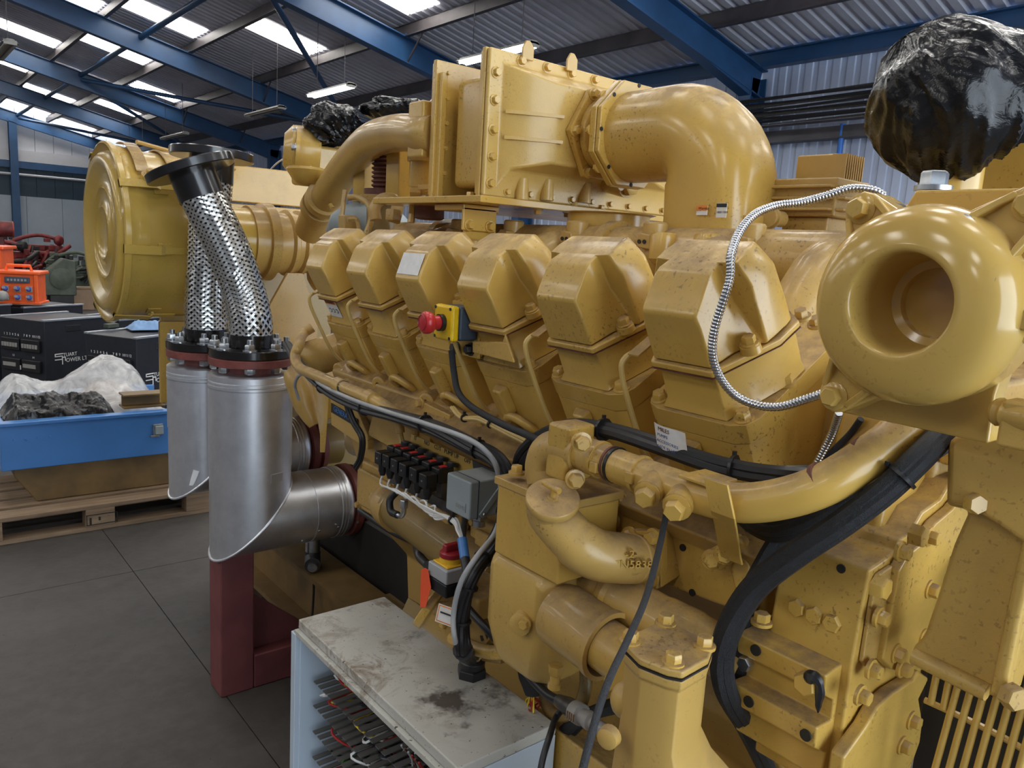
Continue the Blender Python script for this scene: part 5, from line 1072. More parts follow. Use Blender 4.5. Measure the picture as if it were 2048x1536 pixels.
def braid_ribbons(path, rad, n=19, turns=1.5, wid=.0078):
    """woven wire braid: two sets of flat helical ribbons passing over and under each other"""
    P = spl(path, 10); m = len(P); fr_ = []; x = None; acc = [0]
    for i in range(m):
        t = (P[min(i+1, m-1)]-P[max(i-1, 0)]).normalized(); x = frame(t)[0] if x is None else (x-t*x.dot(t)).normalized(); fr_.append((x, t.cross(x), t))
        if i: acc.append(acc[-1]+(P[i]-P[i-1]).length)
    Lt = acc[-1]
    def at_(s, th, r):
        d = s*Lt; i = 0
        while i < m-2 and acc[i+1] < d: i += 1
        f = (d-acc[i])/(acc[i+1]-acc[i]); p = P[i].lerp(P[i+1], f); a, b_, t = fr_[i]; a2, b2, t2 = fr_[i+1]
        xx = a.lerp(a2, f); yy = b_.lerp(b2, f); return p+(xx*math.cos(th)+yy*math.sin(th))*r, xx*(-math.sin(th))+yy*math.cos(th), t
    mb = MB(); ns = 220; cross = 2*turns*n   # crossings met by one ribbon
    for dirn in (1, -1):
        for k in range(n):
            vs = []; 
            for j in range(ns+1):
                s = j/ns; th = 2*math.pi*k/n+dirn*2*math.pi*turns*s
                ph = math.pi*(turns*2*n*s*.5+ (0 if dirn > 0 else 1)+k)
                p, tg, tt = at_(s, th, rad+.0026*math.sin(ph))
                d = (tt*Lt+tg*(dirn*2*math.pi*turns*rad)).normalized(); rn = (p-at_(s, th, 0)[0]).normalized(); sd = d.cross(rn)
                vs += [p-sd*wid/2, p+sd*wid/2]
            mb.add(vs, [(2*j, 2*j+1, 2*j+3, 2*j+2) for j in range(ns)])
    return mb
def flange_ring(t, c, ax, r, th, mat, name='flange'): return part(name, MB().lathe([(.08, 0), (r-.003, 0), (r, .003), (r, th-.003), (r-.003, th), (.08, th)], c, ax, 48), mat, t)
def hose(label, base, pts, topn, rad, group='braided steel exhaust hoses', fr_=.140):
    b = V(base); t = thing('braided_hose', label, 'hose', b, group)
    flange_ring(t, b, UP, fr_, .030, 'black_paint')
    part('lower_collar', MB().cyl(b+UP*.031, b+UP*.075, rad+.004, 36), 'black_paint', t)
    P = [b+UP*.07]+[V(p) for p in pts]
    part('liner', MB().tube(spl(P, 8), rad-.005, 30), 'iron_black', t)
    part('braid', braid_ribbons(P, rad), 'braid_wire', t, kind='stuff')
    top = V(pts[-1]); n = V(topn).normalized()
    part('upper_collar', MB().cyl(top-n*.01, top+n*.075, rad+.004, 36), 'black_paint', t)
    flange_ring(t, top+n*.073, n, fr_+.004, .030, 'black_paint')
    return t
def lower_flange(t, c):
    f = flange_ring(t, c, UP, .140, .028, 'red_flange')
    return f
FZ1 = 1.208
lower_flange(lp1, V((P1.x, P1.y, FZ1))); lower_flange(lp2, V((P2.x, P2.y, FZ1-.013)))
hA = hose('braided hose leaning over, with a tilted black top flange', (P1.x, P1.y, FZ1+.029), [V((P1.x-.002, P1.y, FZ1+.15)), pD(486, 580, 2.68), pD(455, 497, 2.64), pD(421, 428, 2.60), pD(402, 390, 2.58)], (pD(386, 350, 2.565)-pD(402, 390, 2.58)), .0705)
hB = hose('straight braided hose standing upright behind the leaning one', (P2.x, P2.y, FZ1+.016), [V((P2.x, P2.y, 1.40)), V((P2.x+.01, P2.y, 1.58)), V((P2.x+.015, P2.y, 1.74)), V((P2.x+.02, P2.y, 1.835))], (.05, .02, 1), .0725)
for t, c in ((hA, P1), (hB, P2)):
    zt = (FZ1 if c is P1 else FZ1-.013)+.059
    for k in range(8):
        a = R(22.5+45*k); p = V((c.x+.118*math.cos(a), c.y+.118*math.sin(a), zt))
        bolt(t, p, UP, .030, 'zinc', True, True, 'nut'); bolt(t, p-UP*.0595, -UP, .030, 'zinc', False)
bolt(hB, pD(394, 300, 2.78), UP, .02, 'zinc', False)
rs_ = thing('pipe_stand', 'dark red steel stand with a post, foot arm and gusset carrying the clad pipes', 'stand', (.95, 2.66, 0))
part('post', MB().bb((.885, 2.60, 0), (1.005, 2.72, .56)), 'red_oxide', rs_, .006)
part('arm', MB().bb((1.006, 2.60, 0), (1.75, 2.72, .13)), 'red_oxide', rs_, .006)
part('gusset', MB().prism([V((1.006, 2.655, .131)), V((1.28, 2.655, .131)), V((1.006, 2.655, .36))], (0, .014, 0)), 'red_oxide', rs_)

# ================================================================== SWITCHGEAR AND BOXES
# emergency stop on its bracket plate
ex_, = (.80,)
pe = [pX(x, y, ex_) for x, y in ((866, 612), (938, 605), (942, 712), (866, 700))]
es = thing('emergency_stop', 'yellow emergency stop box with a red mushroom button, bolted to a rocker base', 'emergency stop', (ex_, pX(900, 700, ex_).y, pX(900, 700, ex_).z))
nE = V((-1, .06, 0)).normalized(); tE = V((-.60, -.80, 0))*1.0; ec = pD(893, 645, 1.50)
tE = UP.cross(nE).normalized()*-1
fE = (tE, UP, nE)
part('mount_plate', MB().box(ec-nE*.055+tE*.015-UP*.015, (.105, .105, .005), fE), 'yellow', es, .001)
part('rear_shell', MB().box(ec-nE*.030, (.066, .066, .042), fE), 'slate_plastic', es, .006)
part('front_shell', MB().box(ec, (.068, .068, .018), fE), 'estop_yellow', es, .006)
for a in (-1, 1):
    for b_ in (-1, 1): part('screw', MB().lathe([(.0032, 0), (.0032, .001)], ec+tE*(.027*a)+UP*(.028*b_)+nE*.009, nE, 10), 'black_print', es)
part('button_collar', MB().lathe([(.0165, 0), (.0165, .009)], ec+nE*.009, nE, 24), 'black_plastic', es)
mbtn = part('button', MB().lathe([(.0135, .016), (.0135, .030), (.019, .034), (.0215, .040), (.0215, .047), (.018, .052), (.008, .0545), (0, .055)], ec-nE*.000, nE, 28), 'estop_red', es)
part('button_ring', MB().lathe([(.014, .0535), (.0145, .0548), (.015, .0538)], ec, nE, 24, False), 'iso_red', mbtn)
part('knockout', MB().lathe([(.011, 0), (.011, .001), (.0095, .0012)], ec-nE*.030+tE*(.0332), tE, 20), 'black_plastic', es)
bolt(es, ec-nE*.052-UP*.052-tE*.010, nE, .017, 'black_plastic'); bolt(es, ec-nE*.052-UP*.056+tE*.042, nE, .017, 'steel_dark')
part('stay_arm', MB().prism([pD(945, 683, 1.50), pD(1015, 685, 1.36), pD(1030, 727, 1.34), pD(945, 705, 1.49)], V((.012, .012, 0))).prism([pD(1010, 668, 1.37), pD(1030, 727, 1.34), pD(1000, 700, 1.39)], V((.012, .012, 0))), 'yellow', es, .002)
# solenoid valve rack with back plate
vx = .87
sr = thing('valve_rack', 'yellow back plate with pencilled labels, carrying a row of six black valves', 'back plate', pX(900, 1000, .96))
part('back_plate', MB().prism([pX(x, y, .945) for x, y in ((822, 868), (1006, 948), (1003, 1035), (813, 930))], AX*.005), 'yellow_chip', sr, .001)
e1 = (pX(1006, 948, .945)-pX(822, 868, .945)).normalized()
for i, s in enumerate(('IT', 'NO', 'CUT', 'PUMP', 'UP', 'OFF')): text(sr, s, pX(828+20*i, 874+8.8*i+5, .9445), e1, UP, .010, 'black_print', .0002)
part('slot_bracket', MB().prism([pX(x, y, .94) for x, y in ((944, 920), (996, 945), (998, 962), (946, 938))], AX*.004), 'steel_dark', sr, .001)
part('manifold_bar', MB().prism([pX(x, y, .925) for x, y in ((778, 945), (905, 1010), (905, 1032), (778, 965))], AX*.018), 'steel_dark', sr, .002)
VP_ = [(766, 915), (781, 921), (798, 930), (815, 939), (836, 948), (856, 960)]
for i, (x, y) in enumerate(VP_):
    c = pX(x, y, vx); t = thing('solenoid_valve', ('black solenoid valve at the row end next to the clad pipes', 'fifth black solenoid valve counted from the grey junction box', 'fourth black solenoid valve counted from the grey junction box', 'third black solenoid valve counted from the grey junction box', 'second black solenoid valve counted from the grey junction box', 'black solenoid valve right beside the grey junction box')[i], 'valve', c-UP*.05, 'solenoid valves on the yellow plate')
    part('plug', MB().box(c, (.030, .027, .030)), 'black_plastic', t, .003); part('gland', MB().lathe([(.0095, 0), (.0095, .016), (.0075, .020), (.006, .026)], c-UP*.015, -UP, 14), 'black_plastic', t)
    part('screw', MB().lathe([(.0022, 0), (.0022, .001)], c+NX*.0151, NX, 8), 'zinc', t)
    part('coil', MB().box(c+V((.036, 0, .008)), (.040, .028, .032)), 'black_plastic', t, .003); part('red_flash', MB().box(c+V((.036, 0, .0245)), (.016, .012, .0015)), 'estop_red', t)
    part('coil_nut', MB().lathe([(.013, 0), (.0135, .006), (.010, .009)], c+V((.060, 0, .022)), V((.2, 0, 1)), 18), 'black_plastic', t)
    part('valve_body', MB().box(c+V((.040, 0, -.025)), (.024, .022, .034)), 'steel_dark', t, .002)
# junction box
jb = thing('junction_box', 'light grey junction box with a hinged strap at the end of the valve row', 'junction box', pX(936, 1039, .84))
ja, jc = pX(894, 944, .84), pX(942, 967, .84); jz0 = pX(936, 1041, .84).z; jy0, jy1 = jc.y, ja.y
bxo = part('body', MB().bb((.84, jy0, jz0), (.925, jy1, ja.z)), 'grey_box', jb, .004)
part('lid_line', MB().bb((.858, jy0-.0006, jz0-.0006), (.860, jy1+.0006, ja.z+.0006)), 'slate_plastic', jb)
part('panel_mark', MB().bb((.8385, jy0+.012, jz0+.012), (.8402, jy0+.045, jz0+.030)), 'grey_box', jb, .0005); text(jb, 'DEMIS', V((.8383, jy0+.043, jz0+.016)), NY, UP, .008, 'fitting_grey', .0002)
sd = V((.05, 0, .055)).normalized(); part('strap', MB().box(V((.89, jy0-.003, (jz0+ja.z)/2-.004)), (.075, .012, .004), (sd, V((-sd.z, 0, sd.x)), NY)), 'grey_box', jb, .001)
for s in (-1, 1): bolt(jb, V((.89, jy0-.006, (jz0+ja.z)/2-.004))+sd*(.031*s), NY, .007, 'zinc', False)
part('gland', MB().hexa(V((.885, (jy0+jy1)/2-.012, jz0)), -UP, .016, .014).lathe([(.013, .014), (.013, .026)], V((.885, (jy0+jy1)/2-.012, jz0)), -UP, 14), 'zinc', jb)
part('conduit', MB().tube([V((.875, (jy0+jy1)/2+.02, jz0)), V((.872, (jy0+jy1)/2+.02, jz0-.06))], .006, 10), 'steel_dark', jb)
# isolator with rotary handle and orange tag
ix = .805; ia, ib = pX(856, 1124, ix), pX(893, 1154, ix); iz = pX(852, 1180, ix).z
iso = thing('isolator_switch', 'grey and black rotary isolator with a red handle on a yellow collar', 'switch', V((ix, ib.y, iz)))
ih = ia.z; part('lower_body', MB().bb((ix, ib.y, ih-.052), (ix+.062, ia.y, ih-.0255)), 'black_plastic', iso, .003); part('upper_body', MB().bb((ix, ib.y, ih-.025), (ix+.062, ia.y, ih+.003)), 'cable_grey', iso, .003)
it = V((ix+.031, (ia.y+ib.y)/2, ih+.003)); part('collar_plate', MB().box(it+UP*.002, (.05, .05, .004)), 'iso_yellow', iso, .002)
kb = part('collar', MB().lathe([(.022, .004), (.022, .013), (.019, .015)], it, UP, 24), 'iso_yellow', iso); part('knob', MB().lathe([(.0225, .015), (.0225, .023), (.018, .026)], it, UP, 24), 'iso_red', kb); part('knob_grip', MB().box(it+UP*.032, (.034, .014, .016)), 'iso_red', kb, .003)
part('side_gland', MB().cyl(V((ix+.03, ib.y, ih-.04)), V((ix+.03, ib.y-.012, ih-.04)), .011, 14), 'black_plastic', iso)
solo('tag', MB().prism([pX(842, 1140, .80), pX(850, 1136, .80), pX(856, 1140, .80), pX(862, 1175, .80), pX(851, 1215, .80), pX(840, 1215, .80)], V((.001, .0005, 0))), 'tag_orange', 'fluorescent orange paper tag hanging behind the isolator switch', 'tag', pX(850, 1215, .80))
# small pump motor below it
mtp = pX(900, 1230, .87); mo_ = thing('pump_motor', 'small yellow pump motor with a bordered data sticker under the isolator', 'motor', mtp-UP*.12)
part('motor_body', MB().lathe([(.03, -.05), (.052, -.045), (.052, .09), (.04, .10)], mtp, V((.45, -.6, -.42)), 28), 'yellow_dusty', mo_); part('end_ring', MB().lathe([(.056, -.052), (.058, -.05), (.058, -.036), (.056, -.034)], mtp, V((.45, -.6, -.42)), 28), 'yellow', mo_)
part('terminal_cover', MB().box(mtp+V((-.03, -.01, .02)), (.03, .06, .05)), 'yellow', mo_, .006)
sf = (V((-.9, -.3, .3))).normalized(); sx_ = frame(sf); stk = part('data_sticker', MB().box(pX(895, 1232, .805), (.05, .034, .001), (sx_[0], sx_[1], sf)), 'paper', mo_)
part('sticker_border', MB().box(pX(895, 1232, .8045), (.046, .030, .001), (sx_[0], sx_[1], sf)), 'orange_print', mo_); part('sticker_face', MB().box(pX(895, 1232, .804), (.042, .026, .001), (sx_[0], sx_[1], sf)), 'paper', mo_)
part('sticker_text', MB().box(pX(895, 1229, .8035), (.034, .003, .001), (sx_[0], sx_[1], sf)).box(pX(895, 1235, .8035), (.034, .003, .001), (sx_[0], sx_[1], sf)).box(pX(895, 1240, .8035), (.034, .003, .001), (sx_[0], sx_[1], sf)), 'black_print', mo_)
part('motor_base', MB().bb((.86, mtp.y-.10, .94), (.96, mtp.y+.05, .99)), 'yellow_dusty', mo_, .008)
part('suction_hose', MB().tube(spl([pX(905, 1275, .84), pX(960, 1300, .84), pX(1005, 1305, .85), pX(1035, 1290, .87)], 5), .013, 14), 'yellow', mo_); part('flange_plate', MB().prism([pX(930, 1225, .90), pX(985, 1255, .90), pX(1000, 1330, .90), pX(945, 1320, .90)], AX*.02), 'yellow_dusty', mo_, .004)
for x, y in ((945, 1262), (968, 1275), (985, 1300)): bolt(mo_, pX(x, y, .893), NX, .016, 'steel_dark')
# ================================================================== OPEN CONTROL CABINET
CZ = .80; ca = pZ(603, 1240, CZ); cb = pZ(1101, 1460, CZ)
x0, x1, y0, y1 = .703, .925, .93, 1.555
cab = thing('control_cabinet', 'stained cream steel control cabinet, open fronted, full of slotted trunking and wires', 'cabinet', ((x0+x1)/2, (y0+y1)/2, 0))
part('top', MB().bb((x0, y0, CZ-.022), (x1, y1, CZ)), 'cabinet_cream', cab, .003)
part('top_lip', MB().bb((x0-.010, y0, CZ-.034), (x0+.012, y1, CZ-.0225)), 'cabinet_cream', cab, .001)
part('end_panel', MB().bb((x0, y0, .10), (x1, y0+.012, CZ-.0225)), 'cabinet_inner', cab, .002); part('end_panel', MB().bb((x0, y1-.012, .10), (x1, y1, CZ-.0225)), 'cabinet_inner', cab, .002)
part('front_edge', MB().bb((x0-.012, y1-.010, .10), (x0+.02, y1+.012, CZ-.03)), 'cabinet_inner', cab, .002)
part('back_panel', MB().bb((x1-.012, y0+.0125, .10), (x1, y1-.0125, CZ-.0225)), 'cabinet_inner', cab)
part('plinth', MB().bb((x0+.02, y0+.02, 0), (x1-.02, y1-.02, .0995)), 'steel_dark', cab)
part('floor_panel', MB().bb((x0, y0+.0125, .10), (x1-.0125, y1-.0125, .112)), 'cabinet_inner', cab)
for zz in (.735, .66, .60, .535, .47, .40):
    tkk = part('trunking', MB().bb((x1-.110, y0+.03, zz-.004), (x1-.0125, y1-.04, zz)), 'trunking', cab)
    for k in range(24):
        yy = y0+.034+k*.0235
        if yy > y1-.05: break
        part('finger', MB().bb((x1-.20, yy, zz-.004), (x1-.1105, yy+.0135, zz-.001)), 'trunking', tkk)
wm = ['cable_black', 'cable_white', 'wire_red', 'wire_yellow', 'wire_green', 'cable_black', 'cable_white', 'cable_black', 'wire_red']
for k in range(120):
    yy = random.uniform(y0+.05, y1-.10); za = random.choice((.735, .66, .60, .535, .47)); zb = za-random.uniform(.03, .07)
    part('wire', MB().tube(spl([V((x1-.12, yy, za-.006)), V((x1-.18-random.random()*.03, yy+random.uniform(-.02, .02), za-.01)), V((x1-.14-random.random()*.04, yy+random.uniform(-.05, .03), (za+zb)/2)), V((x1-.10, yy+random.uniform(-.05, .05), zb))], 4), .0027, 5), wm[k % 9], cab)
for k in range(6):
    yy = 1.06+.012*k; part('wire', MB().tube(spl([V((x0+.01, yy, .73)), V((x0+.05, yy+.02, .66)), V((x0+.03, yy-.03+.01*k, .55)), V((x0+.06, yy, .40))], 5), .0022, 5), ('wire_red', 'rust_brown', 'wire_red', 'cable_grey', 'rust_brown', 'cable_grey')[k], cab)
gp_ = pZ(943, 1350, CZ+.0)
gl = part('cable_gland', MB().hexa(gp_, UP, .031, .020).lathe([(.026, .020), (.0265, .032), (.020, .042), (.016, .044)], gp_, UP, 24), 'black_plastic', cab, .001)
yb = solo('base_box', MB().prism([V((.935, .70, .0)), V((1.05, .70, .0)), V((1.05, .70, .72)), V((.935, .70, .78))], (0, .34, 0)), 'yellow', 'yellow steel box standing on the floor beside the cream control cabinet', 'box', (.99, .87, 0), bev=.006)
part('timber', MB().bb((0, 0, 0), (.001, .001, .001)), 'timber_dark', cab) if False else None
# ================================================================== CABLES, HOSES, CONDUIT
def strand(pts, n_, r, spread, twist=1.5, seed=0, ns=7):
    P = spl(pts, ns); m = len(P); x = None; out = []
    for k in range(n_):
        pth = []; x = None; rr_ = spread*(.55+.45*((k*37+seed) % 7)/6)
        for i, p in enumerate(P):
            t = (P[min(i+1, m-1)]-P[max(i-1, 0)]).normalized(); x = frame(t)[0] if x is None else (x-t*x.dot(t)).normalized(); y = t.cross(x)
            a = 2*math.pi*k/n_+twist*math.pi*i/m+seed; pth.append(p+(x*math.cos(a)+y*math.sin(a))*rr_)
        out.append(pth)
    return out
def cable(name, label, pts, r, mat, cat='cable', group=None, ns=7, seg=10):
    P = spl(pts, ns); return solo(name, MB().tube(P, r, seg), mat, label, cat, P[-1], group)
def bundle(name, label, pts, n_, r, spread, mat, ties=(), twist=1.5, seed=0, sub='cable'):
    t = thing(name, label, 'cables', V(pts[-1]))
    for i, pth in enumerate(strand(pts, n_, r, spread, twist, seed)): part(sub, MB().tube(pth, r, 8), mat, t)
    P = spl(pts, 7)
    for f in ties:
        i = int(f*(len(P)-2)); d = (P[i+1]-P[i]).normalized(); part('cable_tie', MB().cyl(P[i]-d*.002, P[i]+d*.002, spread+r+.0012, 12).box(P[i]+frame(d)[1]*(spread+r+.003), (.005, .004, .005)), 'black_plastic', t)
    return t
glt = gp_+UP*.045
drop = [pX(975, 1105, .845), pX(948, 1145, .805), pX(930, 1195, .790), pX(922, 1250, .785), pX(926, 1300, .785), glt-V((0, 0, .01))]
bundle('wiring_harness', 'thick black wiring harness sagging along the engine side and down into the cabinet gland',
       [pX(575, 690, .98), pX(600, 728, .93), pX(655, 780, .88), pX(720, 812, .855), pX(800, 832, .84), pX(870, 855, .83), pX(940, 890, .83), pX(990, 917, .835), pX(1015, 955, .84), pX(1015, 1000, .85), pX(1003, 1055, .86)]+drop, 7, .0066, .0110, 'cable_black', (.12, .2, .3, .4, .5, .6, .72, .8, .88, .95))
gpt = [pX(598, 800, .96), pX(590, 770, .94), pX(600, 750, .92), pX(625, 748, .895), pX(640, 768, .86), pX(700, 797, .835), pX(770, 822, .815), pX(850, 847, .805), pX(940, 880, .80), pX(985, 918, .815), pX(1000, 965, .83), pX(1003, 1010, .85), pX(990, 1065, .845), pX(952, 1115, .795), pX(922, 1165, .772), pX(907, 1230, .766), pX(913, 1290, .768), glt+V((-.012, .004, -.01))]
cable('signal_cable', 'single light grey cable running along the black harness into the cabinet gland', gpt, .0048, 'cable_grey')
bundle('cable_pair', 'pair of black cables hanging in a loop beside the clad exhaust pipes', [pX(715, 792, .93), pX(700, 786, .95), pX(693, 803, .96), pX(706, 842, .965), pX(724, 876, .965), pX(721, 915, .97), pX(711, 935, .98)], 2, .0058, .0052, 'cable_black', (), .3)
cable('stop_cable', 'black sleeved cable dropping from the emergency stop box along the cylinder heads', [pD(903, 700, 1.50), pD(908, 745, 1.50), pD(917, 785, 1.47), pD(945, 815, 1.42), pD(1000, 846, 1.33), pD(1050, 868, 1.27), pD(1085, 885, 1.24)], .0062, 'cable_sleeve')
bundle('battery_cable', 'black cables arching from the coolant elbow over towards the braided looms', [pX(1036, 958, .87), pX(1048, 908, .86), pX(1085, 872, .855), pX(1140, 853, .85), pX(1220, 862, .85), pX(1320, 892, .85), pX(1420, 925, .85), pX(1500, 942, .86), pX(1580, 950, .875), pX(1650, 950, .93)], 3, .0088, .0085, 'cable_black', (.45, .75), .8)
tgp = pX(1340, 880, .835); te = (pX(1380, 895, .835)-pX(1320, 870, .835)).normalized()
tg = tag(obj('paper_tag', mesh_of(MB().grid(lambda u, v: tgp+te*(u-.5)*.052+(UP*.9+V((-.3, 0, 0)))*((v-.5)*.040)+NX*(.004*math.sin(u*5)), 10, 6), tgp, name='paper_tag'), 'paper', None, tgp), 'curled white paper label with faded print stuck on a black cable', 'label')
for i, s in enumerate(('MILES', 'PUMPS', 'ACCESSORIES', 'MADE IN UK')): text(tg, s, tgp+te*(-.016)+UP*(.010-.0075*i)+NX*.0085, te, UP+V((-.3, 0, 0)), .0045 if i else .006, 'blue_print' if i else 'rust_brown', .0002)
bundle('braided_loom', 'thick black braided cable loom curving down past the gear housing', [pX(1905, 850, .96), pX(1840, 915, .89), pX(1770, 980, .86), pX(1680, 1048, .84), pX(1590, 1108, .83), pX(1510, 1172, .83), pX(1462, 1245, .83), pX(1442, 1315, .83), pX(1452, 1385, .84), pX(1490, 1450, .90), pX(1530, 1530, .99)], 4, .0105, .0075, 'cable_sleeve', (.16,), .4)
bundle('braided_loom', 'second black braided loom running beneath the curved coolant pipe', [pX(1890, 880, 1.0), pX(1800, 935, .93), pX(1700, 995, .895), pX(1620, 1040, .88), pX(1555, 1060, .885), pX(1510, 1045, .91), pX(1470, 1010, .96)], 4, .0095, .0085, 'cable_sleeve', (.3,), .5, 3)
bundle('braided_loom', 'short black braided loom tucked behind the one passing the gear housing', [pX(1565, 1070, .90), pX(1530, 1130, .885), pX(1490, 1210, .88), pX(1475, 1300, .885), pX(1490, 1400, .90)], 2, .011, .006, 'cable_sleeve', (), .3, 1)
cable('sensor_cable', 'thin black braided cord hanging from the coolant pipe across the strainer housing', [pD(1337, 995, 1.02), pD(1330, 1040, 1.0), pD(1315, 1110, .95), pD(1290, 1200, .88), pD(1255, 1280, .82), pD(1222, 1350, .78), pD(1200, 1410, .76), pD(1180, 1480, .74), pD(1160, 1560, .72)], .0040, 'cable_sleeve')
# flexible steel conduit: corrugated
def conduit(name, label, pts, r, pitch=.0042):
    P = spl(pts, 40); L_ = [0]
    for i in range(1, len(P)): L_.append(L_[-1]+(P[i]-P[i-1]).length)
    n = int(L_[-1]/(pitch/3)); Q = []; rr_ = []; j = 0
    for k in range(n+1):
        d = L_[-1]*k/n
        while j < len(P)-2 and L_[j+1] < d: j += 1
        f = (d-L_[j])/max(1e-9, L_[j+1]-L_[j]); Q.append(P[j].lerp(P[j+1], f)); rr_.append(r*(.84 if k % 3 == 0 else 1.0))
    return solo(name, MB().tube(Q, rr_, 12), 'conduit_steel', label, 'conduit', Q[-1])
conduit('steel_conduit', 'flexible steel conduit hanging in a long loop in front of the nearest rocker cover', [pD(1768, 392, .98), pD(1745, 380, .98), pD(1700, 377, .99), pD(1650, 392, 1.0), pD(1600, 405, 1.0), pD(1550, 412, .99), pD(1508, 430, .97), pD(1478, 465, .95), pD(1462, 510, .93), pD(1460, 555, .925), pD(1447, 600, .925), pD(1430, 655, .935), pD(1425, 705, .945), pD(1438, 750, .955), pD(1470, 790, .96), pD(1515, 810, .955), pD(1560, 813, .94), pD(1610, 799, .92), pD(1655, 784, .90)], .0056)
conduit('steel_conduit', 'short length of flexible steel conduit below the square plate of the round cover', [pD(1678, 826, 1.0), pD(1665, 865, 1.03), pD(1645, 905, 1.05), pD(1628, 935, 1.06)], .0056)
cable('sensor_lead', 'thin black sleeved lead running beside the short steel conduit', [pD(1722, 838, 1.02), pD(1700, 868, 1.04), pD(1668, 900, 1.05), pD(1640, 930, 1.06)], .0045, 'cable_sleeve')
# supply cable with plug
pts = [V((.835, ib.y-.012, ih-.04)), pX(935, 1215, .835), pX(985, 1270, .825), pX(1040, 1330, .815), pX(1090, 1385, .805), pX(1125, 1405, .80)]
sc_ = thing('supply_cable', 'black rubber supply cable ending in a dirty grey plug by the strainer housing', 'cable', pts[-1])
part('cable', MB().tube(spl(pts, 7), .0078, 10), 'cable_black', sc_)
pdr = (pX(1185, 1445, .79)-pX(1125, 1405, .80)).normalized(); pq = pts[-1]
part('boot', MB().tube([pq-pdr*.012, pq+pdr*.012, pq+pdr*.03], [.009, .014, .015], 14), 'steel_dark', sc_)
part('plug_body', MB().lathe([(.015, .03), (.0165, .032), (.0165, .05), (.012, .053), (.012, .062), (.014, .064), (.014, .075), (.010, .078), (.010, .115)], pq, pdr, 14), 'fitting_grey', sc_)
for k in range(4): part('plug_rib', MB().box(pq+pdr*(.033+.005*k)+NX*.016, (.002, .012, .004), (pdr, UP, AX)), 'cardboard', sc_)
cable('earth_lead', 'black lead dropping past the near end of the cream cabinet', [pq+V((0, -.005, -.006)), pX(1112, 1435, .79), pX(1100, 1470, .74), pX(1085, 1520, .715), pX(1075, 1580, .70)], .0050, 'cable_black')
# loose wires of an unplugged connector
cw = thing('loose_connector', 'bunch of loose red and yellow wires from a black connector behind the cabinet', 'wires', pX(1060, 1430, .92))
part('sleeve', MB().tube(spl([pX(1075, 1300, .93), pX(1066, 1345, .93), pX(1065, 1390, .925)], 4), [.030, .032, .032, .032, .030, .027, .022, .018, .014], 14), 'cable_sleeve', cw)
for k in range(14):
    a = pX(1062+random.uniform(-4, 8), 1392, .922); part('wire', MB().tube(spl([a, a+V((random.uniform(-.02, .02), random.uniform(-.02, .02), -.02)), a+V((random.uniform(-.03, .01), random.uniform(-.035, .055), -.035)), a+V((random.uniform(-.04, .0), random.uniform(-.045, .075), -.045+random.uniform(-.02, .012)))], 4), .0016, 5), 'wire_yellow' if k % 2 else 'wire_red', cw)
# black hoses low down by the strainer
bundle('fuel_hose', 'pair of dark rubber hoses low down between the cabinet and the strainer', [pX(1130, 1470, .97), pX(1160, 1440, .95), pX(1200, 1420, .93), pX(1250, 1405, .90)], 2, .012, .013, 'cable_sleeve', (), .1)
cable('drain_hose', 'yellow hose bent in a loop behind the supply cable', [pX(1095, 1360, .97), pX(1090, 1400, .96), pX(1110, 1430, .95), pX(1150, 1425, .94), pX(1170, 1380, .95), pX(1172, 1330, .96)], .012, 'yellow_old', 'hose')
# white wires from the valves gathered into a bundle
gat = pX(905, 1040, .845)
wh = thing('white_wiring', 'bundle of white wires gathered from the valve plugs into a blue sleeve', 'wires', pX(925, 1110, .82))
for i, (x, y) in enumerate(VP_):
    c = pX(x, y, vx)-UP*.040
    part('wire', MB().tube(spl([c, c-UP*.022+NX*.004, pX(x+14, y+62-2*i, .85), pX(830+8*i, 1003+7*i, .85), gat+V((.002*i-.005, 0, .002*(i % 3))), pX(918, 1062, .835)+V((.0015*i-.004, 0, 0)), pX(926, 1085, .825)], 6), .0024, 6), 'cable_white', wh)
part('cable_tie', MB().cyl(gat-NY*.002, gat+NY*.002, .010, 10), 'black_plastic', wh)
part('blue_sleeve', MB().tube([pX(924, 1078, .827), pX(930, 1118, .815)], .0095, 12), 'tray_blue', wh); part('black_sleeve', MB().tube(spl([pX(930, 1118, .815), pX(935, 1150, .80), pX(930, 1190, .788)], 4), .0095, 12), 'cable_black', wh)
# black pressure hose and elbow by the solenoid manifold
ph = thing('pressure_hose', 'short black hose with a steel elbow below the valve row', 'hose', pX(790, 1015, .9)); part('hose', MB().tube(spl([pX(792, 985, .90), pX(780, 1000, .89), pX(782, 1022, .885), pX(795, 1030, .88)], 5), .0085, 10), 'cable_black', ph)
part('elbow', MB().tube(spl([pX(795, 1030, .88), pX(803, 1032, .88), pX(808, 1022, .88), pX(808, 1000, .88)], 5), .0055, 10), 'zinc', ph); part('ferrule', MB().hexa(pX(808, 1015, .88), UP, .010, .018), 'zinc', ph)
cable('lower_cable', 'dark cable running low along the yellow base rail', [pX(720, 1020, 1.08), pX(780, 1060, 1.06), pX(840, 1090, 1.05), pX(900, 1130, 1.04)], .010, 'cable_black')
cable('dip_hose', 'dark grey hose dropping from a black cap behind the isolator', [pX(815, 1055, 1.02), pX(828, 1060, 1.02), pX(832, 1080, 1.02), pX(838, 1110, 1.02), pX(855, 1130, 1.0)], .011, 'steel_dark', 'hose')
cable('roof_lead', 'pale thin lead sagging behind the upright braided hose', [pD(531, 352, 4.2), pD(545, 335, 4.0), pD(560, 322, 3.7), pD(582, 312, 3.3)], .004, 'cable_white')
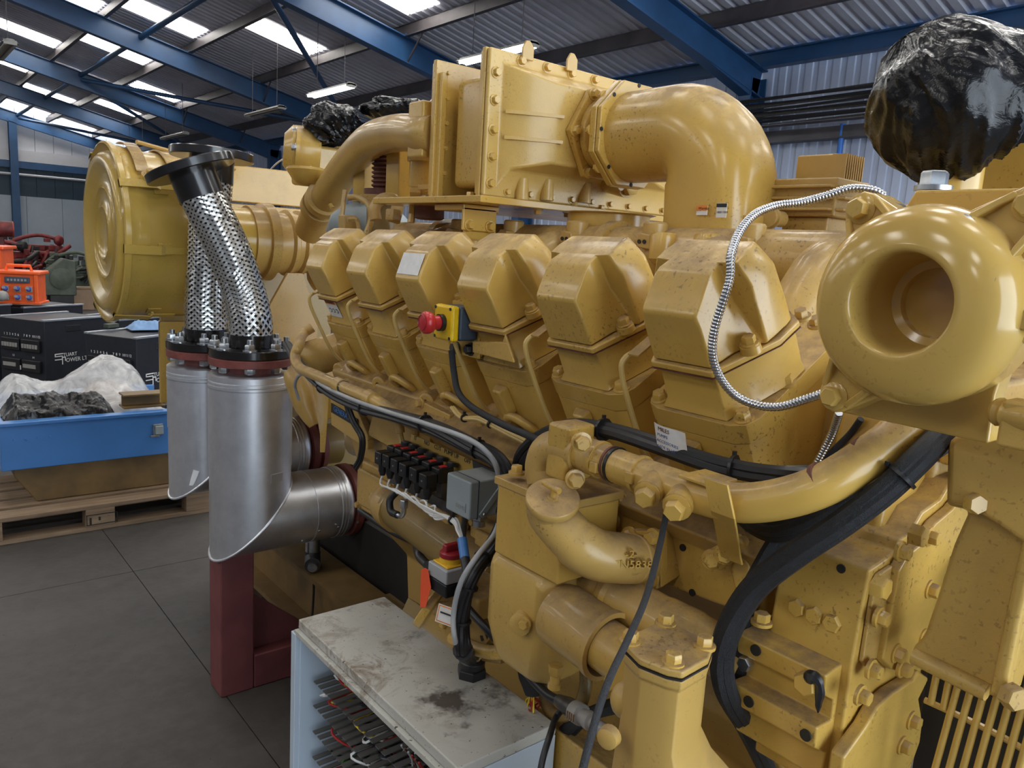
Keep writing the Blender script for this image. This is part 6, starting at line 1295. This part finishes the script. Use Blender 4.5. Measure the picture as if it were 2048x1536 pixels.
bundle('thin_harness', 'thin yellow taped harness running with clips along the block edge', [pX(905, 815, .91), pX(925, 835, .90), pX(960, 838, .89), pX(1000, 858, .89), pX(1060, 888, .89)], 2, .004, .0035, 'cable_yellow', (.3, .7), .5)

# ================================================================== BLACK BAGS OVER THE OPENINGS
def bag(label, c, rad, sc, seed, amp=.12, gather=(.5, -.5, -.8), nu=150, nv=90):
    """smooth inflated film with long creases running from where it is gathered"""
    c = V(c); rings = []; g = V(gather).normalized(); gx_, gy_, gz_ = frame(g)
    for i in range(nv+1):
        th = math.pi*(i+.01)/(nv+.02); ring = []
        for k in range(nu):
            ph = 2*math.pi*k/nu; d = gx_*(math.sin(th)*math.cos(ph))+gy_*(math.sin(th)*math.sin(ph))+gz_*math.cos(th)
            tw = ph+.5*noise.noise(V((math.cos(ph)*.8, math.sin(ph)*.8, th+seed)))+.35*th
            cr1 = 1-abs(noise.noise(V((math.cos(tw)*3.2+seed, math.sin(tw)*3.2, th*.8))))*2.2
            cr2 = 1-abs(noise.noise(V((math.cos(tw)*7+seed, math.sin(tw)*7, th*1.4+3))))*2.2
            n0 = noise.noise(d*1.7+V((seed, 0, 0))); n4 = 1-abs(noise.noise(d*4.2+V((0, seed, 0))))*2
            near = .35+.65*max(0, math.cos(th*.62))
            r = rad*(1+amp*1.1*n0+amp*.75*max(0, cr1)*near+amp*.38*max(0, cr2)*near+amp*.12*n4)
            if math.cos(th) > .86: r *= 1-.5*(math.cos(th)-.86)/.14
            ring.append(c+V((d.x*sc[0], d.y*sc[1], d.z*sc[2]))*r)
        rings.append(ring)
    lo = min(p.z for r_ in rings for p in r_)
    return solo('plastic_bag', MB().loft(rings), 'black_polythene', label, 'plastic bag', (c.x, c.y, lo), 'black bags tied over openings')
bag('large black polythene bag tied over the opening above the round cover', pD(1905, 205, 1.32), .128, (1.0, 1.0, .98), 4.0, .11)
bag('black polythene bag wrapped over the turbocharger with a bolted flange', pD(668, 248, 3.02), .085, (1.15, 1.1, .85), 9.0, .25, nu=100, nv=60)
bag('flat black polythene bag showing behind the curved charge pipe', pD(792, 222, 3.05), .10, (1.2, 1.1, .45), 2.0, .22, nu=100, nv=60)
